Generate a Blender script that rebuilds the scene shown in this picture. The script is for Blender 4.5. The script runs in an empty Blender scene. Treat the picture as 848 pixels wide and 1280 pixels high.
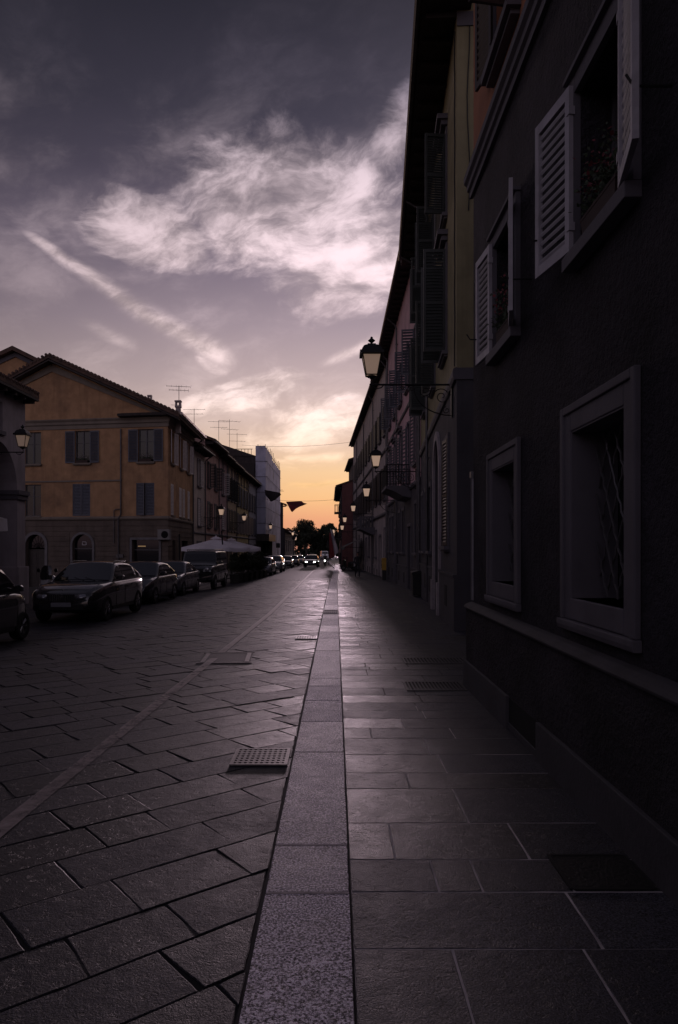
import bpy, bmesh, math, random
from mathutils import Vector, Matrix, noise

R = math.radians
rng = random.Random(7)
scene = bpy.context.scene
col = scene.collection

# ------------------------------------------------------------------ camera
FPX, VPX, HY = 900.0, 420.0, 685.0           # focal length in photo pixels, principal point of the level view
cam_d = bpy.data.cameras.new('camera')
cam = bpy.data.objects.new('camera', cam_d)
col.objects.link(cam)
cam.location = (0, 0, 1.70)
cam.rotation_euler = (R(90), 0, 0)
cam_d.sensor_fit = 'VERTICAL'
cam_d.sensor_height = 24.0
cam_d.lens = 24.0 * FPX / 1280.0
cam_d.shift_x = (424 - VPX) / 1280.0
cam_d.shift_y = (HY - 640) / 1280.0
cam_d.clip_start = 0.05
cam_d.clip_end = 6000
scene.camera = cam

# ------------------------------------------------------------------ light
SUN_EL, SUN_AZ = 3.8, 0.1                    # low evening sun straight down the street
world = bpy.data.worlds.new('World')
scene.world = world
world.use_nodes = True


def build_world():
    nt = world.node_tree
    N, Lk = nt.nodes, nt.links
    N.clear()

    def val(x):
        return x

    def M(op, a, b=None, c=None, clamp=False):
        n = N.new('ShaderNodeMath')
        n.operation = op
        n.use_clamp = clamp
        for i, x in enumerate((a, b, c)):
            if x is None:
                continue
            if isinstance(x, (int, float)):
                n.inputs[i].default_value = x
            else:
                Lk.new(x, n.inputs[i])
        return n.outputs[0]

    def comb(x, y, z):
        n = N.new('ShaderNodeCombineXYZ')
        for i, q in enumerate((x, y, z)):
            if isinstance(q, (int, float)):
                n.inputs[i].default_value = q
            else:
                Lk.new(q, n.inputs[i])
        return n.outputs[0]

    def nz(vec, scale, detail=6, rough=.55, dist=0.0):
        n = N.new('ShaderNodeTexNoise')
        n.inputs['Scale'].default_value = scale
        n.inputs['Detail'].default_value = detail
        n.inputs['Roughness'].default_value = rough
        n.inputs['Distortion'].default_value = dist
        Lk.new(vec, n.inputs['Vector'])
        return n.outputs[0]

    def sstep(x, a, b):
        n = N.new('ShaderNodeMapRange')
        n.interpolation_type = 'SMOOTHSTEP'
        Lk.new(x, n.inputs[0])
        n.inputs[1].default_value = a
        n.inputs[2].default_value = b
        return n.outputs[0]

    def ramp(x, stops):
        n = N.new('ShaderNodeValToRGB')
        e = n.color_ramp.elements
        while len(e) < len(stops):
            e.new(0.5)
        for el, (p, c) in zip(e, stops):
            el.position = p
            el.color = (c[0], c[1], c[2], 1)
        Lk.new(x, n.inputs[0])
        return n.outputs[0]

    def mix(f, a, b, mode='MIX'):
        n = N.new('ShaderNodeMix')
        n.data_type = 'RGBA'
        n.blend_type = mode
        for s, x in ((n.inputs[0], f), (n.inputs[6], a), (n.inputs[7], b)):
            if isinstance(x, (int, float)):
                s.default_value = x
            elif isinstance(x, tuple):
                s.default_value = (x[0], x[1], x[2], 1)
            else:
                Lk.new(x, s)
        return n.outputs[2]

    tc = N.new('ShaderNodeTexCoord')
    sep = N.new('ShaderNodeSeparateXYZ')
    Lk.new(tc.outputs['Generated'], sep.inputs[0])
    X, Y, Z = sep.outputs
    DEG = 57.29578
    az = M('MULTIPLY', M('ARCTAN2', X, Y), DEG)          # 0 down the street, + right
    el = M('MULTIPLY', M('ARCSINE', Z), DEG)
    # ---- clear sky by elevation (degrees / 90)
    S = SKY_STOPS
    base = ramp(M('DIVIDE', el, 90.0, clamp=True), [(e / 90.0, c) for e, c in S])
    fall = M('EXPONENT', M('MULTIPLY', M('POWER', M('ABSOLUTE', M('DIVIDE', M('SUBTRACT', az, 4.0), 31.0)), 2.0), -1.0))
    fall = M('ADD', M('MULTIPLY', fall, 1 - FALL_MIN), FALL_MIN)
    fall = M('ADD', fall, M('MULTIPLY', M('SUBTRACT', 1.0, fall), sstep(el, 40.0, 60.0)))
    base = mix(1.0, base, comb(fall, fall, fall), 'MULTIPLY')
    # ---- clouds, in azimuth/elevation with warping
    w1 = nz(comb(M('MULTIPLY', az, .09), M('MULTIPLY', el, .14), 3.1), 1.0, 5, .55)
    w2 = nz(comb(M('MULTIPLY', az, .09), M('MULTIPLY', el, .14), 9.7), 1.0, 5, .55)
    azw = M('ADD', az, M('MULTIPLY', M('SUBTRACT', w1, .5), 6.0))
    elw = M('ADD', el, M('MULTIPLY', M('SUBTRACT', w2, .5), 3.6))

    def gauss(ca, ce, ra, re, rot=0.0, amp=1.0):
        da, de = M('SUBTRACT', azw, ca), M('SUBTRACT', elw, ce)
        c, s = math.cos(R(rot)), math.sin(R(rot))
        p = M('ADD', M('MULTIPLY', da, c / ra), M('MULTIPLY', de, s / ra))
        q = M('ADD', M('MULTIPLY', da, -s / re), M('MULTIPLY', de, c / re))
        r2 = M('ADD', M('MULTIPLY', p, p), M('MULTIPLY', q, q))
        return M('MULTIPLY', M('EXPONENT', M('MULTIPLY', M('MULTIPLY', r2, r2), -1.0)), amp)

    # wispy noise, stretched along a slightly tilted axis
    def stretched(ka, ke, rot, seed, detail=8, rough=.6, dist=.6):
        c, s = math.cos(R(rot)), math.sin(R(rot))
        p = M('ADD', M('MULTIPLY', azw, c * ka), M('MULTIPLY', elw, s * ka))
        q = M('ADD', M('MULTIPLY', azw, -s * ke), M('MULTIPLY', elw, c * ke))
        return nz(comb(p, q, seed), 1.0, detail, rough, dist)

    fine = stretched(.20, .40, 14, 1.3, 12, .62, .22)
    broad = stretched(.07, .13, 10, 5.2, 6, .55, .2)
    streak = stretched(.05, .55, 3, 8.8, 7, .6, .4)
    tot = None
    for g in CLOUDS:
        m = gauss(*g)
        tot = m if tot is None else M('MAXIMUM', tot, m)
    dens = M('ADD', M('MULTIPLY', tot, 1.05), M('MULTIPLY', M('SUBTRACT', fine, .5), 1.9))
    dens = M('ADD', dens, M('MULTIPLY', M('SUBTRACT', broad, .5), .5))
    big = M('MULTIPLY', sstep(dens, .20, 1.22), sstep(tot, .02, .45))
    # long thin streaks
    thin = None
    for (a0, e0, a1, e1, wd, amp) in STREAKS:
        L2 = math.hypot(a1 - a0, e1 - e0)
        ux, uy = (a1 - a0) / L2, (e1 - e0) / L2
        da, de = M('SUBTRACT', az, a0), M('SUBTRACT', el, e0)
        t = M('ADD', M('MULTIPLY', da, ux), M('MULTIPLY', de, uy))
        wob = M('MULTIPLY', M('SUBTRACT', stretched(.22, .3, 0, a0, 5), .5), .9)
        n_ = M('ADD', M('ADD', M('MULTIPLY', da, -uy), M('MULTIPLY', de, ux)), wob)
        wdt = M('ADD', wd, M('MULTIPLY', M('MAXIMUM', t, 0.0), .026))
        q = M('DIVIDE', n_, wdt)
        m = M('EXPONENT', M('MULTIPLY', M('MULTIPLY', q, q), -1.0))
        m = M('MULTIPLY', m, M('MULTIPLY', sstep(t, -1.0, 2.0), sstep(t, L2 + 1.5, L2 - 2.0)))
        m = M('MULTIPLY', m, M('ADD', .55, M('MULTIPLY', sstep(fine, .36, .60), .45)))
        m = M('MULTIPLY', m, amp)
        thin = m if thin is None else M('MAXIMUM', thin, m)
    # faint veils and the flat bars low over the sunset
    veil = M('MULTIPLY', sstep(M('ADD', broad, M('MULTIPLY', M('SUBTRACT', fine, .5), .45)), .40, .80), .32)
    veil = M('MULTIPLY', veil, sstep(el, 42.0, 26.0))
    bars = M('MULTIPLY', sstep(streak, .50, .72), M('MULTIPLY', sstep(el, 14.0, 9.0), .55))
    cov = M('MAXIMUM', M('MAXIMUM', big, thin), M('MAXIMUM', veil, bars))
    cov = M('MINIMUM', cov, 1.0)
    ccol = ramp(M('DIVIDE', el, 90.0, clamp=True), [(e / 90.0, c) for e, c in CLOUD_STOPS])
    tex = M('ADD', .55, M('MULTIPLY', sstep(M('ADD', M('MULTIPLY', fine, .75), M('MULTIPLY', broad, .25)), .36, .66), .72))
    tex = M('MULTIPLY', tex, fall)
    ccol = mix(1.0, ccol, comb(tex, tex, tex), 'MULTIPLY')
    sky_c = mix(cov, base, ccol)
    # unseen lavender glow added behind the camera to light the fronts facing it
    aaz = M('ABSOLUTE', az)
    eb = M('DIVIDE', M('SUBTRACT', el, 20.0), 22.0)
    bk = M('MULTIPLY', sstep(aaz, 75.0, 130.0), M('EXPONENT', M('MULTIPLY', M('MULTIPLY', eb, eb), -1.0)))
    sky_c = mix(1.0, sky_c, mix(bk, (0, 0, 0), BACK_FILL), 'ADD')
    # unseen glow added high on the right to brighten the left-hand facades
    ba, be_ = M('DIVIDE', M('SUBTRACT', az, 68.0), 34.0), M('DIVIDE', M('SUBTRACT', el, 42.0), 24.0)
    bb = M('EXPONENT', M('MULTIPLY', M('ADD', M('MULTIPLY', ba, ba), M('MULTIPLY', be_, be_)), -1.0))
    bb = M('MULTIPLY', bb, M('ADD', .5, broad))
    sky_c = mix(1.0, sky_c, mix(bb, (0, 0, 0), RIGHT_FILL), 'ADD')
    # and a fainter added glow, high on the left, for the right-hand walls
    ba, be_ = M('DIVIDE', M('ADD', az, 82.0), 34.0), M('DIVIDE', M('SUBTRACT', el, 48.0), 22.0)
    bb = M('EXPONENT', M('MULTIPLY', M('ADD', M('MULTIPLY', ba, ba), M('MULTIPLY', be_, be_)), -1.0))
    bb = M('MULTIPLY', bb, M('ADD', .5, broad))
    sky_c = mix(1.0, sky_c, mix(bb, (0, 0, 0), LEFT_FILL), 'ADD')
    # a slightly dimmer lower hemisphere (never seen, only for bounce)
    sky_c = mix(sstep(el, -1.0, -6.0), sky_c, (.02, .017, .02))
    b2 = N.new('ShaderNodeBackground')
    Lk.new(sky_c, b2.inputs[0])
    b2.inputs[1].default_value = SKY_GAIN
    st = N.new('ShaderNodeTexSky')
    st.sky_type = 'NISHITA'
    st.sun_disc = False
    st.sun_elevation = R(SUN_EL)
    st.sun_rotation = R(SUN_AZ)
    st.altitude = 60
    st.dust_density = 2.0
    b1 = N.new('ShaderNodeBackground')
    Lk.new(st.outputs[0], b1.inputs[0])
    b1.inputs[1].default_value = NISHITA
    ad = N.new('ShaderNodeAddShader')
    Lk.new(b1.outputs[0], ad.inputs[0])
    Lk.new(b2.outputs[0], ad.inputs[1])
    out = N.new('ShaderNodeOutputWorld')
    Lk.new(ad.outputs[0], out.inputs[0])


SKY_GAIN, NISHITA, FALL_MIN = 1.0, 0.003, .26
BACK_FILL = (.26, .23, .315)
RIGHT_FILL = (.42, .345, .38)
LEFT_FILL = (.17, .145, .19)
SKY_STOPS = [(0, (.54, .22, .18)), (2.2, (.69, .31, .20)), (4, (.82, .48, .25)), (6, (.83, .55, .33)), (8, (.72, .52, .42)), (10, (.65, .49, .46)),
             (13, (.53, .41, .43)), (17, (.37, .29, .345)), (22, (.19, .152, .215)), (27, (.080, .067, .104)),
             (31, (.045, .040, .064)), (38, (.017, .0158, .027)), (50, (.032, .030, .046)), (65, (.048, .045, .068)), (90, (.052, .049, .073))]
CLOUD_STOPS = [(0, (.80, .44, .22)), (5, (1.0, .62, .30)), (8, (1.0, .76, .62)), (12, (1.0, .79, .77)), (18, (.86, .67, .71)),
               (23, (.86, .68, .73)), (28, (.60, .48, .53)), (33, (.20, .165, .215)), (45, (.06, .05, .075))]
# azimuth, elevation, half-widths (deg), tilt, strength
CLOUDS = [(-4.5, 25.2, 9.5, 5.2, 6, 1.0), (-14.3, 23.0, 6.0, 2.6, -10, 1.0), (1.5, 22.0, 7.5, 4.2, 24, .95), (5.8, 30.2, 4.2, 2.0, 35, .85),
          (-7.0, 12.0, 6.5, 1.5, 16, .95), (.5, 10.6, 6.0, 2.0, 4, .85), (-10.5, 15.0, 4.2, 1.3, -28, .45), (-3.0, 9.2, 6.0, 1.6, 8, .6)]
STREAKS = [(-23.4, 21.9, -8.5, 14.4, .34, 1.35), (-1.0, 14.4, 5.0, 16.6, .28, .8), (-19.5, 16.6, -15.5, 15.0, .35, .5), (-6.5, 6.9, 4.0, 7.3, .22, .8), (-4.0, 5.0, 3.0, 5.3, .16, .7)]
build_world()

sun_d = bpy.data.lights.new('sun', 'SUN')
sun = bpy.data.objects.new('sun', sun_d)
col.objects.link(sun)
sun_d.energy = 0.85
sun_d.angle = R(2)
sun_d.color = (1.0, .75, .86)
sdir = Vector((math.sin(R(SUN_AZ)) * math.cos(R(SUN_EL)), math.cos(R(SUN_AZ)) * math.cos(R(SUN_EL)), math.sin(R(SUN_EL))))
sun.rotation_euler = sdir.to_track_quat('Z', 'Y').to_euler()

vs = scene.view_settings
vs.view_transform = 'Standard'
vs.look = 'None'
vs.exposure = 0.0
vs.gamma = 1.0
vs.use_curve_mapping = False
scene.cycles.max_bounces = 6
scene.cycles.use_denoising = True


# ------------------------------------------------------------------ helpers
def gz(d):
    """height of the street, which falls gently away from the camera"""
    return -0.0067 * d


def tag(o, label=None, cat=None, group=None, kind=None):
    if label:
        o['label'] = label
    if cat:
        o['category'] = cat
    if group:
        o['group'] = group
    if kind:
        o['kind'] = kind
    return o


def thing(name, label, cat, loc=(0, 0, 0), rz=0.0, group=None):
    o = bpy.data.objects.new(name, None)
    o.empty_display_size = .2
    col.objects.link(o)
    o.location = loc
    o.rotation_euler = (0, 0, rz)
    return tag(o, label, cat, group)


def copy_tree(o, parent=None):
    c = o.copy()
    col.objects.link(c)
    c.parent = parent
    for ch in list(o.children):
        copy_tree(ch, c)
    return c


class MB:
    def __init__(s, M=None):
        s.v, s.f, s.m = [], [], []
        s.M = M.copy() if M is not None else Matrix()

    def add(s, verts, faces, mi=0):
        o = len(s.v)
        s.v += [tuple(s.M @ Vector(p)) for p in verts]
        s.f += [tuple(i + o for i in f) for f in faces]
        s.m += [mi] * len(faces)

    def box(s, x0, x1, y0, y1, z0, z1, mi=0, M=None):
        P = [(x, y, z) for z in (z0, z1) for y in (y0, y1) for x in (x0, x1)]
        if M is not None:
            P = [M @ Vector(p) for p in P]
        s.add(P, [(0, 2, 3, 1), (4, 5, 7, 6), (0, 1, 5, 4), (2, 6, 7, 3), (0, 4, 6, 2), (1, 3, 7, 5)], mi)

    def quad(s, a, b, c, d, mi=0):
        s.add([a, b, c, d], [(0, 1, 2, 3)], mi)

    def prism(s, poly, a, b, axis='x', mi=0):
        """poly in the two other axes (in order), extruded along axis from a to b"""
        n = len(poly)

        def mk(t, p):
            return {'x': (t, p[0], p[1]), 'y': (p[0], t, p[1]), 'z': (p[0], p[1], t)}[axis]
        V = [mk(a, p) for p in poly] + [mk(b, p) for p in poly]
        F = [tuple(range(n - 1, -1, -1)), tuple(range(n, 2 * n))] + [(i, (i + 1) % n, n + (i + 1) % n, n + i) for i in range(n)]
        s.add(V, F, mi)

    def tube(s, pts, r, n=6, mi=0, cap=True):
        pts = [Vector(p) for p in pts]
        k = len(pts)
        rad = r if isinstance(r, (list, tuple)) else [r] * k
        V, F = [], []
        up = None
        for i in range(k):
            t = (pts[min(i + 1, k - 1)] - pts[max(i - 1, 0)]).normalized()
            if up is None:
                up = Vector((0, 0, 1)) if abs(t.z) < .9 else Vector((1, 0, 0))
            a = (up - t * up.dot(t))
            if a.length < 1e-5:
                a = t.orthogonal()
            a.normalize()
            up = a
            b = t.cross(a)
            for j in range(n):
                q = 2 * math.pi * j / n
                V.append(pts[i] + (a * math.cos(q) + b * math.sin(q)) * rad[i])
        for i in range(k - 1):
            for j in range(n):
                F.append((i * n + j, i * n + (j + 1) % n, (i + 1) * n + (j + 1) % n, (i + 1) * n + j))
        if cap:
            F.append(tuple(range(n - 1, -1, -1)))
            F.append(tuple((k - 1) * n + j for j in range(n)))
        s.add(V, F, mi)

    def lathe(s, prof, n=16, c=(0, 0, 0), axis='z', mi=0, cap=True):
        V, F = [], []
        k = len(prof)
        for r, h in prof:
            for j in range(n):
                q = 2 * math.pi * j / n
                a, b = r * math.cos(q), r * math.sin(q)
                p = {'z': (a, b, h), 'x': (h, a, b), 'y': (a, h, b)}[axis]
                V.append((p[0] + c[0], p[1] + c[1], p[2] + c[2]))
        for i in range(k - 1):
            for j in range(n):
                F.append((i * n + j, i * n + (j + 1) % n, (i + 1) * n + (j + 1) % n, (i + 1) * n + j))
        if cap:
            F.append(tuple(range(n - 1, -1, -1)))
            F.append(tuple((k - 1) * n + j for j in range(n)))
        s.add(V, F, mi)

    def loft(s, rings, mi=0, cap=True, closed=True):
        k, n = len(rings), len(rings[0])
        V = [p for r in rings for p in r]
        F = []
        for i in range(k - 1):
            for j in range(n if closed else n - 1):
                F.append((i * n + j, i * n + (j + 1) % n, (i + 1) * n + (j + 1) % n, (i + 1) * n + j))
        if cap:
            F.append(tuple(range(n - 1, -1, -1)))
            F.append(tuple((k - 1) * n + j for j in range(n)))
        s.add(V, F, mi)

    def build(s, name, mats, parent=None, smooth=False, bevel=0.0, subsurf=0, recalc=True):
        me = bpy.data.meshes.new(name)
        me.from_pydata(s.v, [], s.f)
        if not isinstance(mats, (list, tuple)):
            mats = [mats]
        for m in mats:
            me.materials.append(m)
        me.polygons.foreach_set('material_index', s.m)
        if recalc:
            bm = bmesh.new()
            bm.from_mesh(me)
            bmesh.ops.recalc_face_normals(bm, faces=bm.faces)
            bm.to_mesh(me)
            bm.free()
        if smooth:
            me.polygons.foreach_set('use_smooth', [True] * len(me.polygons))
        o = bpy.data.objects.new(name, me)
        col.objects.link(o)
        if parent is not None:
            o.parent = parent
        if bevel:
            b = o.modifiers.new('bevel', 'BEVEL')
            b.width = bevel
            b.segments = 2
            b.limit_method = 'ANGLE'
        if subsurf:
            b = o.modifiers.new('subsurf', 'SUBSURF')
            b.levels = b.render_levels = subsurf
        return o


# ------------------------------------------------------------------ materials
MATS = {}


def nodes_of(name):
    m = bpy.data.materials.new(name)
    m.use_nodes = True
    nt = m.node_tree
    p = nt.nodes['Principled BSDF']
    return m, nt, p


def mat(name, c, rough=.6, metal=0.0, coat=0.0, var=0.0, vscale=3.0, bump=0.0, bscale=30.0, emit=None, estr=0.0, spec=.5, trans=0.0,
        stain=None, stain_scale=.6, stain_amt=.5, island=0.0, bdist=.02, bdetail=4, rvar=0.0, streak=None):
    """general procedural surface: base colour with noise variation, stains, per-piece variation and bump"""
    if name in MATS:
        return MATS[name]
    m, nt, p = nodes_of(name)
    N, Lk = nt.nodes, nt.links
    tc = N.new('ShaderNodeTexCoord')

    def noi(scale, detail=5, rough=.6):
        n = N.new('ShaderNodeTexNoise')
        n.inputs['Scale'].default_value = scale
        n.inputs['Detail'].default_value = detail
        n.inputs['Roughness'].default_value = rough
        Lk.new(tc.outputs['Object'], n.inputs['Vector'])
        return n.outputs[0]

    def mixc(f, a, b, mode='MIX'):
        n = N.new('ShaderNodeMix')
        n.data_type = 'RGBA'
        n.blend_type = mode
        for s, x in ((n.inputs[0], f), (n.inputs[6], a), (n.inputs[7], b)):
            if isinstance(x, (int, float)):
                s.default_value = x
            elif isinstance(x, tuple):
                s.default_value = (x[0], x[1], x[2], 1)
            else:
                Lk.new(x, s)
        return n.outputs[2]

    def mr(x, a, b, c, d):
        n = N.new('ShaderNodeMapRange')
        Lk.new(x, n.inputs[0])
        for i, q in enumerate((a, b, c, d)):
            n.inputs[i + 1].default_value = q
        return n.outputs[0]
    colr = tuple(c)
    if var:
        lo = tuple(max(0, x * (1 - var)) for x in c)
        hi = tuple(x * (1 + var) for x in c)
        colr = mixc(mr(noi(vscale), .3, .7, 0, 1), lo, hi)
    if stain is not None:
        f = mr(noi(stain_scale, 7, .65), .5, .72, 0, stain_amt)
        colr = mixc(f, colr, tuple(stain))
    if streak is not None:
        mp = N.new('ShaderNodeMapping')
        mp.inputs['Scale'].default_value = (2.6, 2.6, .16)
        Lk.new(tc.outputs['Object'], mp.inputs[0])
        n = N.new('ShaderNodeTexNoise')
        n.inputs['Scale'].default_value = 1.0
        n.inputs['Detail'].default_value = 7
        n.inputs['Roughness'].default_value = .65
        Lk.new(mp.outputs[0], n.inputs['Vector'])
        colr = mixc(mr(n.outputs[0], .50, .74, 0, .6), colr, tuple(streak))
    if island:
        g = N.new('ShaderNodeNewGeometry')
        k = mr(g.outputs['Random Per Island'], 0, 1, 1 - island, 1 + island)
        cb = N.new('ShaderNodeCombineXYZ')
        for i in range(3):
            Lk.new(k, cb.inputs[i])
        colr = mixc(1.0, colr, cb.outputs[0], 'MULTIPLY')
    if isinstance(colr, tuple):
        p.inputs['Base Color'].default_value = (*colr, 1)
    else:
        Lk.new(colr, p.inputs['Base Color'])
    p.inputs['Roughness'].default_value = rough
    if rvar:
        Lk.new(mr(noi(vscale * 2.3), .3, .7, rough - rvar, rough + rvar), p.inputs['Roughness'])
    p.inputs['Metallic'].default_value = metal
    p.inputs['Coat Weight'].default_value = coat
    p.inputs['Coat Roughness'].default_value = .03
    p.inputs['Specular IOR Level'].default_value = spec
    if trans:
        p.inputs['Transmission Weight'].default_value = trans
    if emit is not None:
        p.inputs['Emission Color'].default_value = (*emit, 1)
        p.inputs['Emission Strength'].default_value = estr
    if bump:
        b = N.new('ShaderNodeBump')
        b.inputs['Strength'].default_value = bump
        b.inputs['Distance'].default_value = bdist
        Lk.new(noi(bscale, bdetail, .6), b.inputs['Height'])
        Lk.new(b.outputs[0], p.inputs['Normal'])
    MATS[name] = m
    return m


def plaster(name, c, stain=(.12, .10, .09), var=.12, bump=.25, amt=.45):
    return mat(name, c, rough=.85, var=var, vscale=1.7, bump=bump, bscale=22, stain=stain, stain_scale=.55, stain_amt=amt, bdist=.01, spec=.25, streak=[x * .55 for x in c])


def tile_mat():
    m, nt, p = nodes_of('terracotta tiles')
    N, Lk = nt.nodes, nt.links
    tc = N.new('ShaderNodeTexCoord')
    n = N.new('ShaderNodeTexNoise')
    n.inputs['Scale'].default_value = 2.5
    n.inputs['Detail'].default_value = 6
    Lk.new(tc.outputs['Object'], n.inputs['Vector'])
    r = N.new('ShaderNodeValToRGB')
    r.color_ramp.elements[0].position, r.color_ramp.elements[1].position = .3, .7
    r.color_ramp.elements[0].color = (.05, .032, .026, 1)
    r.color_ramp.elements[1].color = (.12, .07, .05, 1)
    Lk.new(n.outputs[0], r.inputs[0])
    Lk.new(r.outputs[0], p.inputs['Base Color'])
    p.inputs['Roughness'].default_value = .85
    return m


def stone_mat(name, c, speck, island, rough, pits=.5, rv=.1, spk_scale=120, bst=.55, bdi=.006, spk_hi=1.0):
    """worn paving stone: grain, pits, per-slab tone and sheen"""
    m, nt, p = nodes_of(name)
    N, Lk = nt.nodes, nt.links
    tc = N.new('ShaderNodeTexCoord')

    def noi(scale, detail=5, ro=.6):
        n = N.new('ShaderNodeTexNoise')
        n.inputs['Scale'].default_value = scale
        n.inputs['Detail'].default_value = detail
        n.inputs['Roughness'].default_value = ro
        Lk.new(tc.outputs['Object'], n.inputs['Vector'])
        return n.outputs[0]

    def mr(x, a, b, c_, d, smooth=False):
        n = N.new('ShaderNodeMapRange')
        if smooth:
            n.interpolation_type = 'SMOOTHSTEP'
        Lk.new(x, n.inputs[0])
        for i, q in enumerate((a, b, c_, d)):
            n.inputs[i + 1].default_value = q
        return n.outputs[0]

    def ma(op, a, b):
        n = N.new('ShaderNodeMath')
        n.operation = op
        for i, x in enumerate((a, b)):
            if isinstance(x, (int, float)):
                n.inputs[i].default_value = x
            else:
                Lk.new(x, n.inputs[i])
        return n.outputs[0]
    g = N.new('ShaderNodeNewGeometry')
    isl = g.outputs['Random Per Island']
    k = mr(isl, 0, 1, 1 - island, 1 + island)
    k = ma('MULTIPLY', k, mr(noi(spk_scale, 2, .8), .40, .66, 1 - speck, 1 + speck * spk_hi))
    k = ma('MULTIPLY', k, mr(noi(1.3, 6, .6), .3, .7, .85, 1.15))
    pit = mr(noi(21, 5, .7), .575, .65, 0, 1, True)
    k = ma('MULTIPLY', k, ma('SUBTRACT', 1.0, ma('MULTIPLY', pit, pits)))
    cb = N.new('ShaderNodeCombineXYZ')
    for i in range(3):
        Lk.new(ma('MULTIPLY', k, c[i]), cb.inputs[i])
    Lk.new(cb.outputs[0], p.inputs['Base Color'])
    p.inputs['Specular IOR Level'].default_value = .28
    rr = mr(noi(6, 5, .6), .3, .7, rough - rv, rough + rv)
    rr = ma('ADD', rr, mr(isl, 0, 1, -.06, .06))
    Lk.new(rr, p.inputs['Roughness'])
    b = N.new('ShaderNodeBump')
    b.inputs['Strength'].default_value = bst
    b.inputs['Distance'].default_value = bdi
    h = ma('ADD', ma('MULTIPLY', noi(spk_scale, 3, .7), .6), ma('MULTIPLY', noi(14, 5, .65), 1.0))
    h = ma('SUBTRACT', h, ma('MULTIPLY', pit, .5))
    Lk.new(h, b.inputs['Height'])
    Lk.new(b.outputs[0], p.inputs['Normal'])
    MATS[name] = m
    return m


def roughcast(name, c):
    m, nt, p = nodes_of(name)
    N, Lk = nt.nodes, nt.links
    tc = N.new('ShaderNodeTexCoord')

    def noi(scale, detail=5, ro=.6):
        n = N.new('ShaderNodeTexNoise')
        n.inputs['Scale'].default_value = scale
        n.inputs['Detail'].default_value = detail
        n.inputs['Roughness'].default_value = ro
        Lk.new(tc.outputs['Object'], n.inputs['Vector'])
        return n.outputs[0]
    r = N.new('ShaderNodeValToRGB')
    r.color_ramp.elements[0].position, r.color_ramp.elements[1].position = .3, .72
    r.color_ramp.elements[0].color = (c[0] * .55, c[1] * .55, c[2] * .55, 1)
    r.color_ramp.elements[1].color = (c[0] * 1.5, c[1] * 1.45, c[2] * 1.45, 1)
    Lk.new(noi(1.2, 7, .65), r.inputs[0])
    Lk.new(r.outputs[0], p.inputs['Base Color'])
    p.inputs['Roughness'].default_value = .9
    p.inputs['Specular IOR Level'].default_value = .25
    b = N.new('ShaderNodeBump')
    b.inputs['Strength'].default_value = 1.0
    b.inputs['Distance'].default_value = .11
    a = N.new('ShaderNodeMath')
    a.operation = 'ADD'
    Lk.new(noi(19, 3, .6), a.inputs[0])
    m2 = N.new('ShaderNodeMath')
    m2.operation = 'MULTIPLY'
    m2.inputs[1].default_value = .45
    Lk.new(noi(75, 3, .6), m2.inputs[0])
    Lk.new(m2.outputs[0], a.inputs[1])
    Lk.new(a.outputs[0], b.inputs['Height'])
    Lk.new(b.outputs[0], p.inputs['Normal'])
    return m


def leaf_mat(name, c):
    m = mat(name, c, rough=.6, island=.45, spec=.3)
    return m


TILES = tile_mat()
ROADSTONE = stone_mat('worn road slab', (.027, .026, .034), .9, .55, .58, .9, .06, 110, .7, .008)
WALKSTONE = stone_mat('pavement slab', (.029, .029, .037), .95, .65, .54, .6, .05, 120, .8, .008, 1.4)
KERBSTONE = stone_mat('kerb granite', (.25, .222, .24), .95, .20, .64, .5, .04, 85, .6, .006, 4.6)
JOINT = mat('joint earth', (.016, .0145, .016), rough=.95, var=.4, vscale=9)
MORTAR = mat('pale joint mortar', (.60, .54, .53), rough=.9, var=.3, vscale=7, stain=(.02, .018, .018), stain_scale=1.1, stain_amt=.95)
GLASS = mat('window glass', (.010, .011, .014), rough=.06, spec=.6)
IRON = mat('wrought iron', (.012, .012, .013), rough=.5, metal=.3, bump=.2, bscale=60, bdist=.003)
CASTIRON = mat('worn cast iron', (.20, .18, .18), rough=.55, metal=.6, var=.35, vscale=25)
BLACKHOLE = mat('drain dark', (.006, .006, .006), rough=.95)
WOODGREY = mat('grey sash paint', (.10, .095, .10), rough=.55, var=.2, vscale=8)
PIPE = mat('downpipe metal', (.10, .095, .10), rough=.45, metal=.5, var=.3, vscale=4)
PIPEPALE = mat('galvanised pipe', (.22, .215, .23), rough=.45, metal=.5, var=.2, vscale=4)

VENTIRON = mat('vent iron', (.05, .047, .05), rough=.5, metal=.4, var=.4, vscale=20)
LEDGE = mat('dark ledge stone', (.045, .042, .047), rough=.8, var=.3, vscale=3, bump=.3, bscale=40, bdist=.006)
SLOTGRATE = mat('stone coloured slot grate', (.20, .18, .19), rough=.75, var=.3, vscale=12)

# ------------------------------------------------------------------ the street surface
def kerb_x(d):
    """sideways shift of the kerb line: straight, then easing right, then turning left far away"""
    if d < 40:
        return 0.0
    if d < 80:
        return .22 * (d - 40) / 40
    return .22 - .025 * (d - 80)


def sheet(name, m, xs, ds, z, kind='structure', xf=None):
    mb = MB()
    V = []
    for d in ds:
        for x in xs:
            V.append((x + (xf(d) if xf else 0), d, gz(d) + z))
    n = len(xs)
    F = [(i * n + j, i * n + j + 1, (i + 1) * n + j + 1, (i + 1) * n + j) for i in range(len(ds) - 1) for j in range(n - 1)]
    mb.add(V, F)
    o = mb.build(name, m)
    return tag(o, kind=kind)


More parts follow.
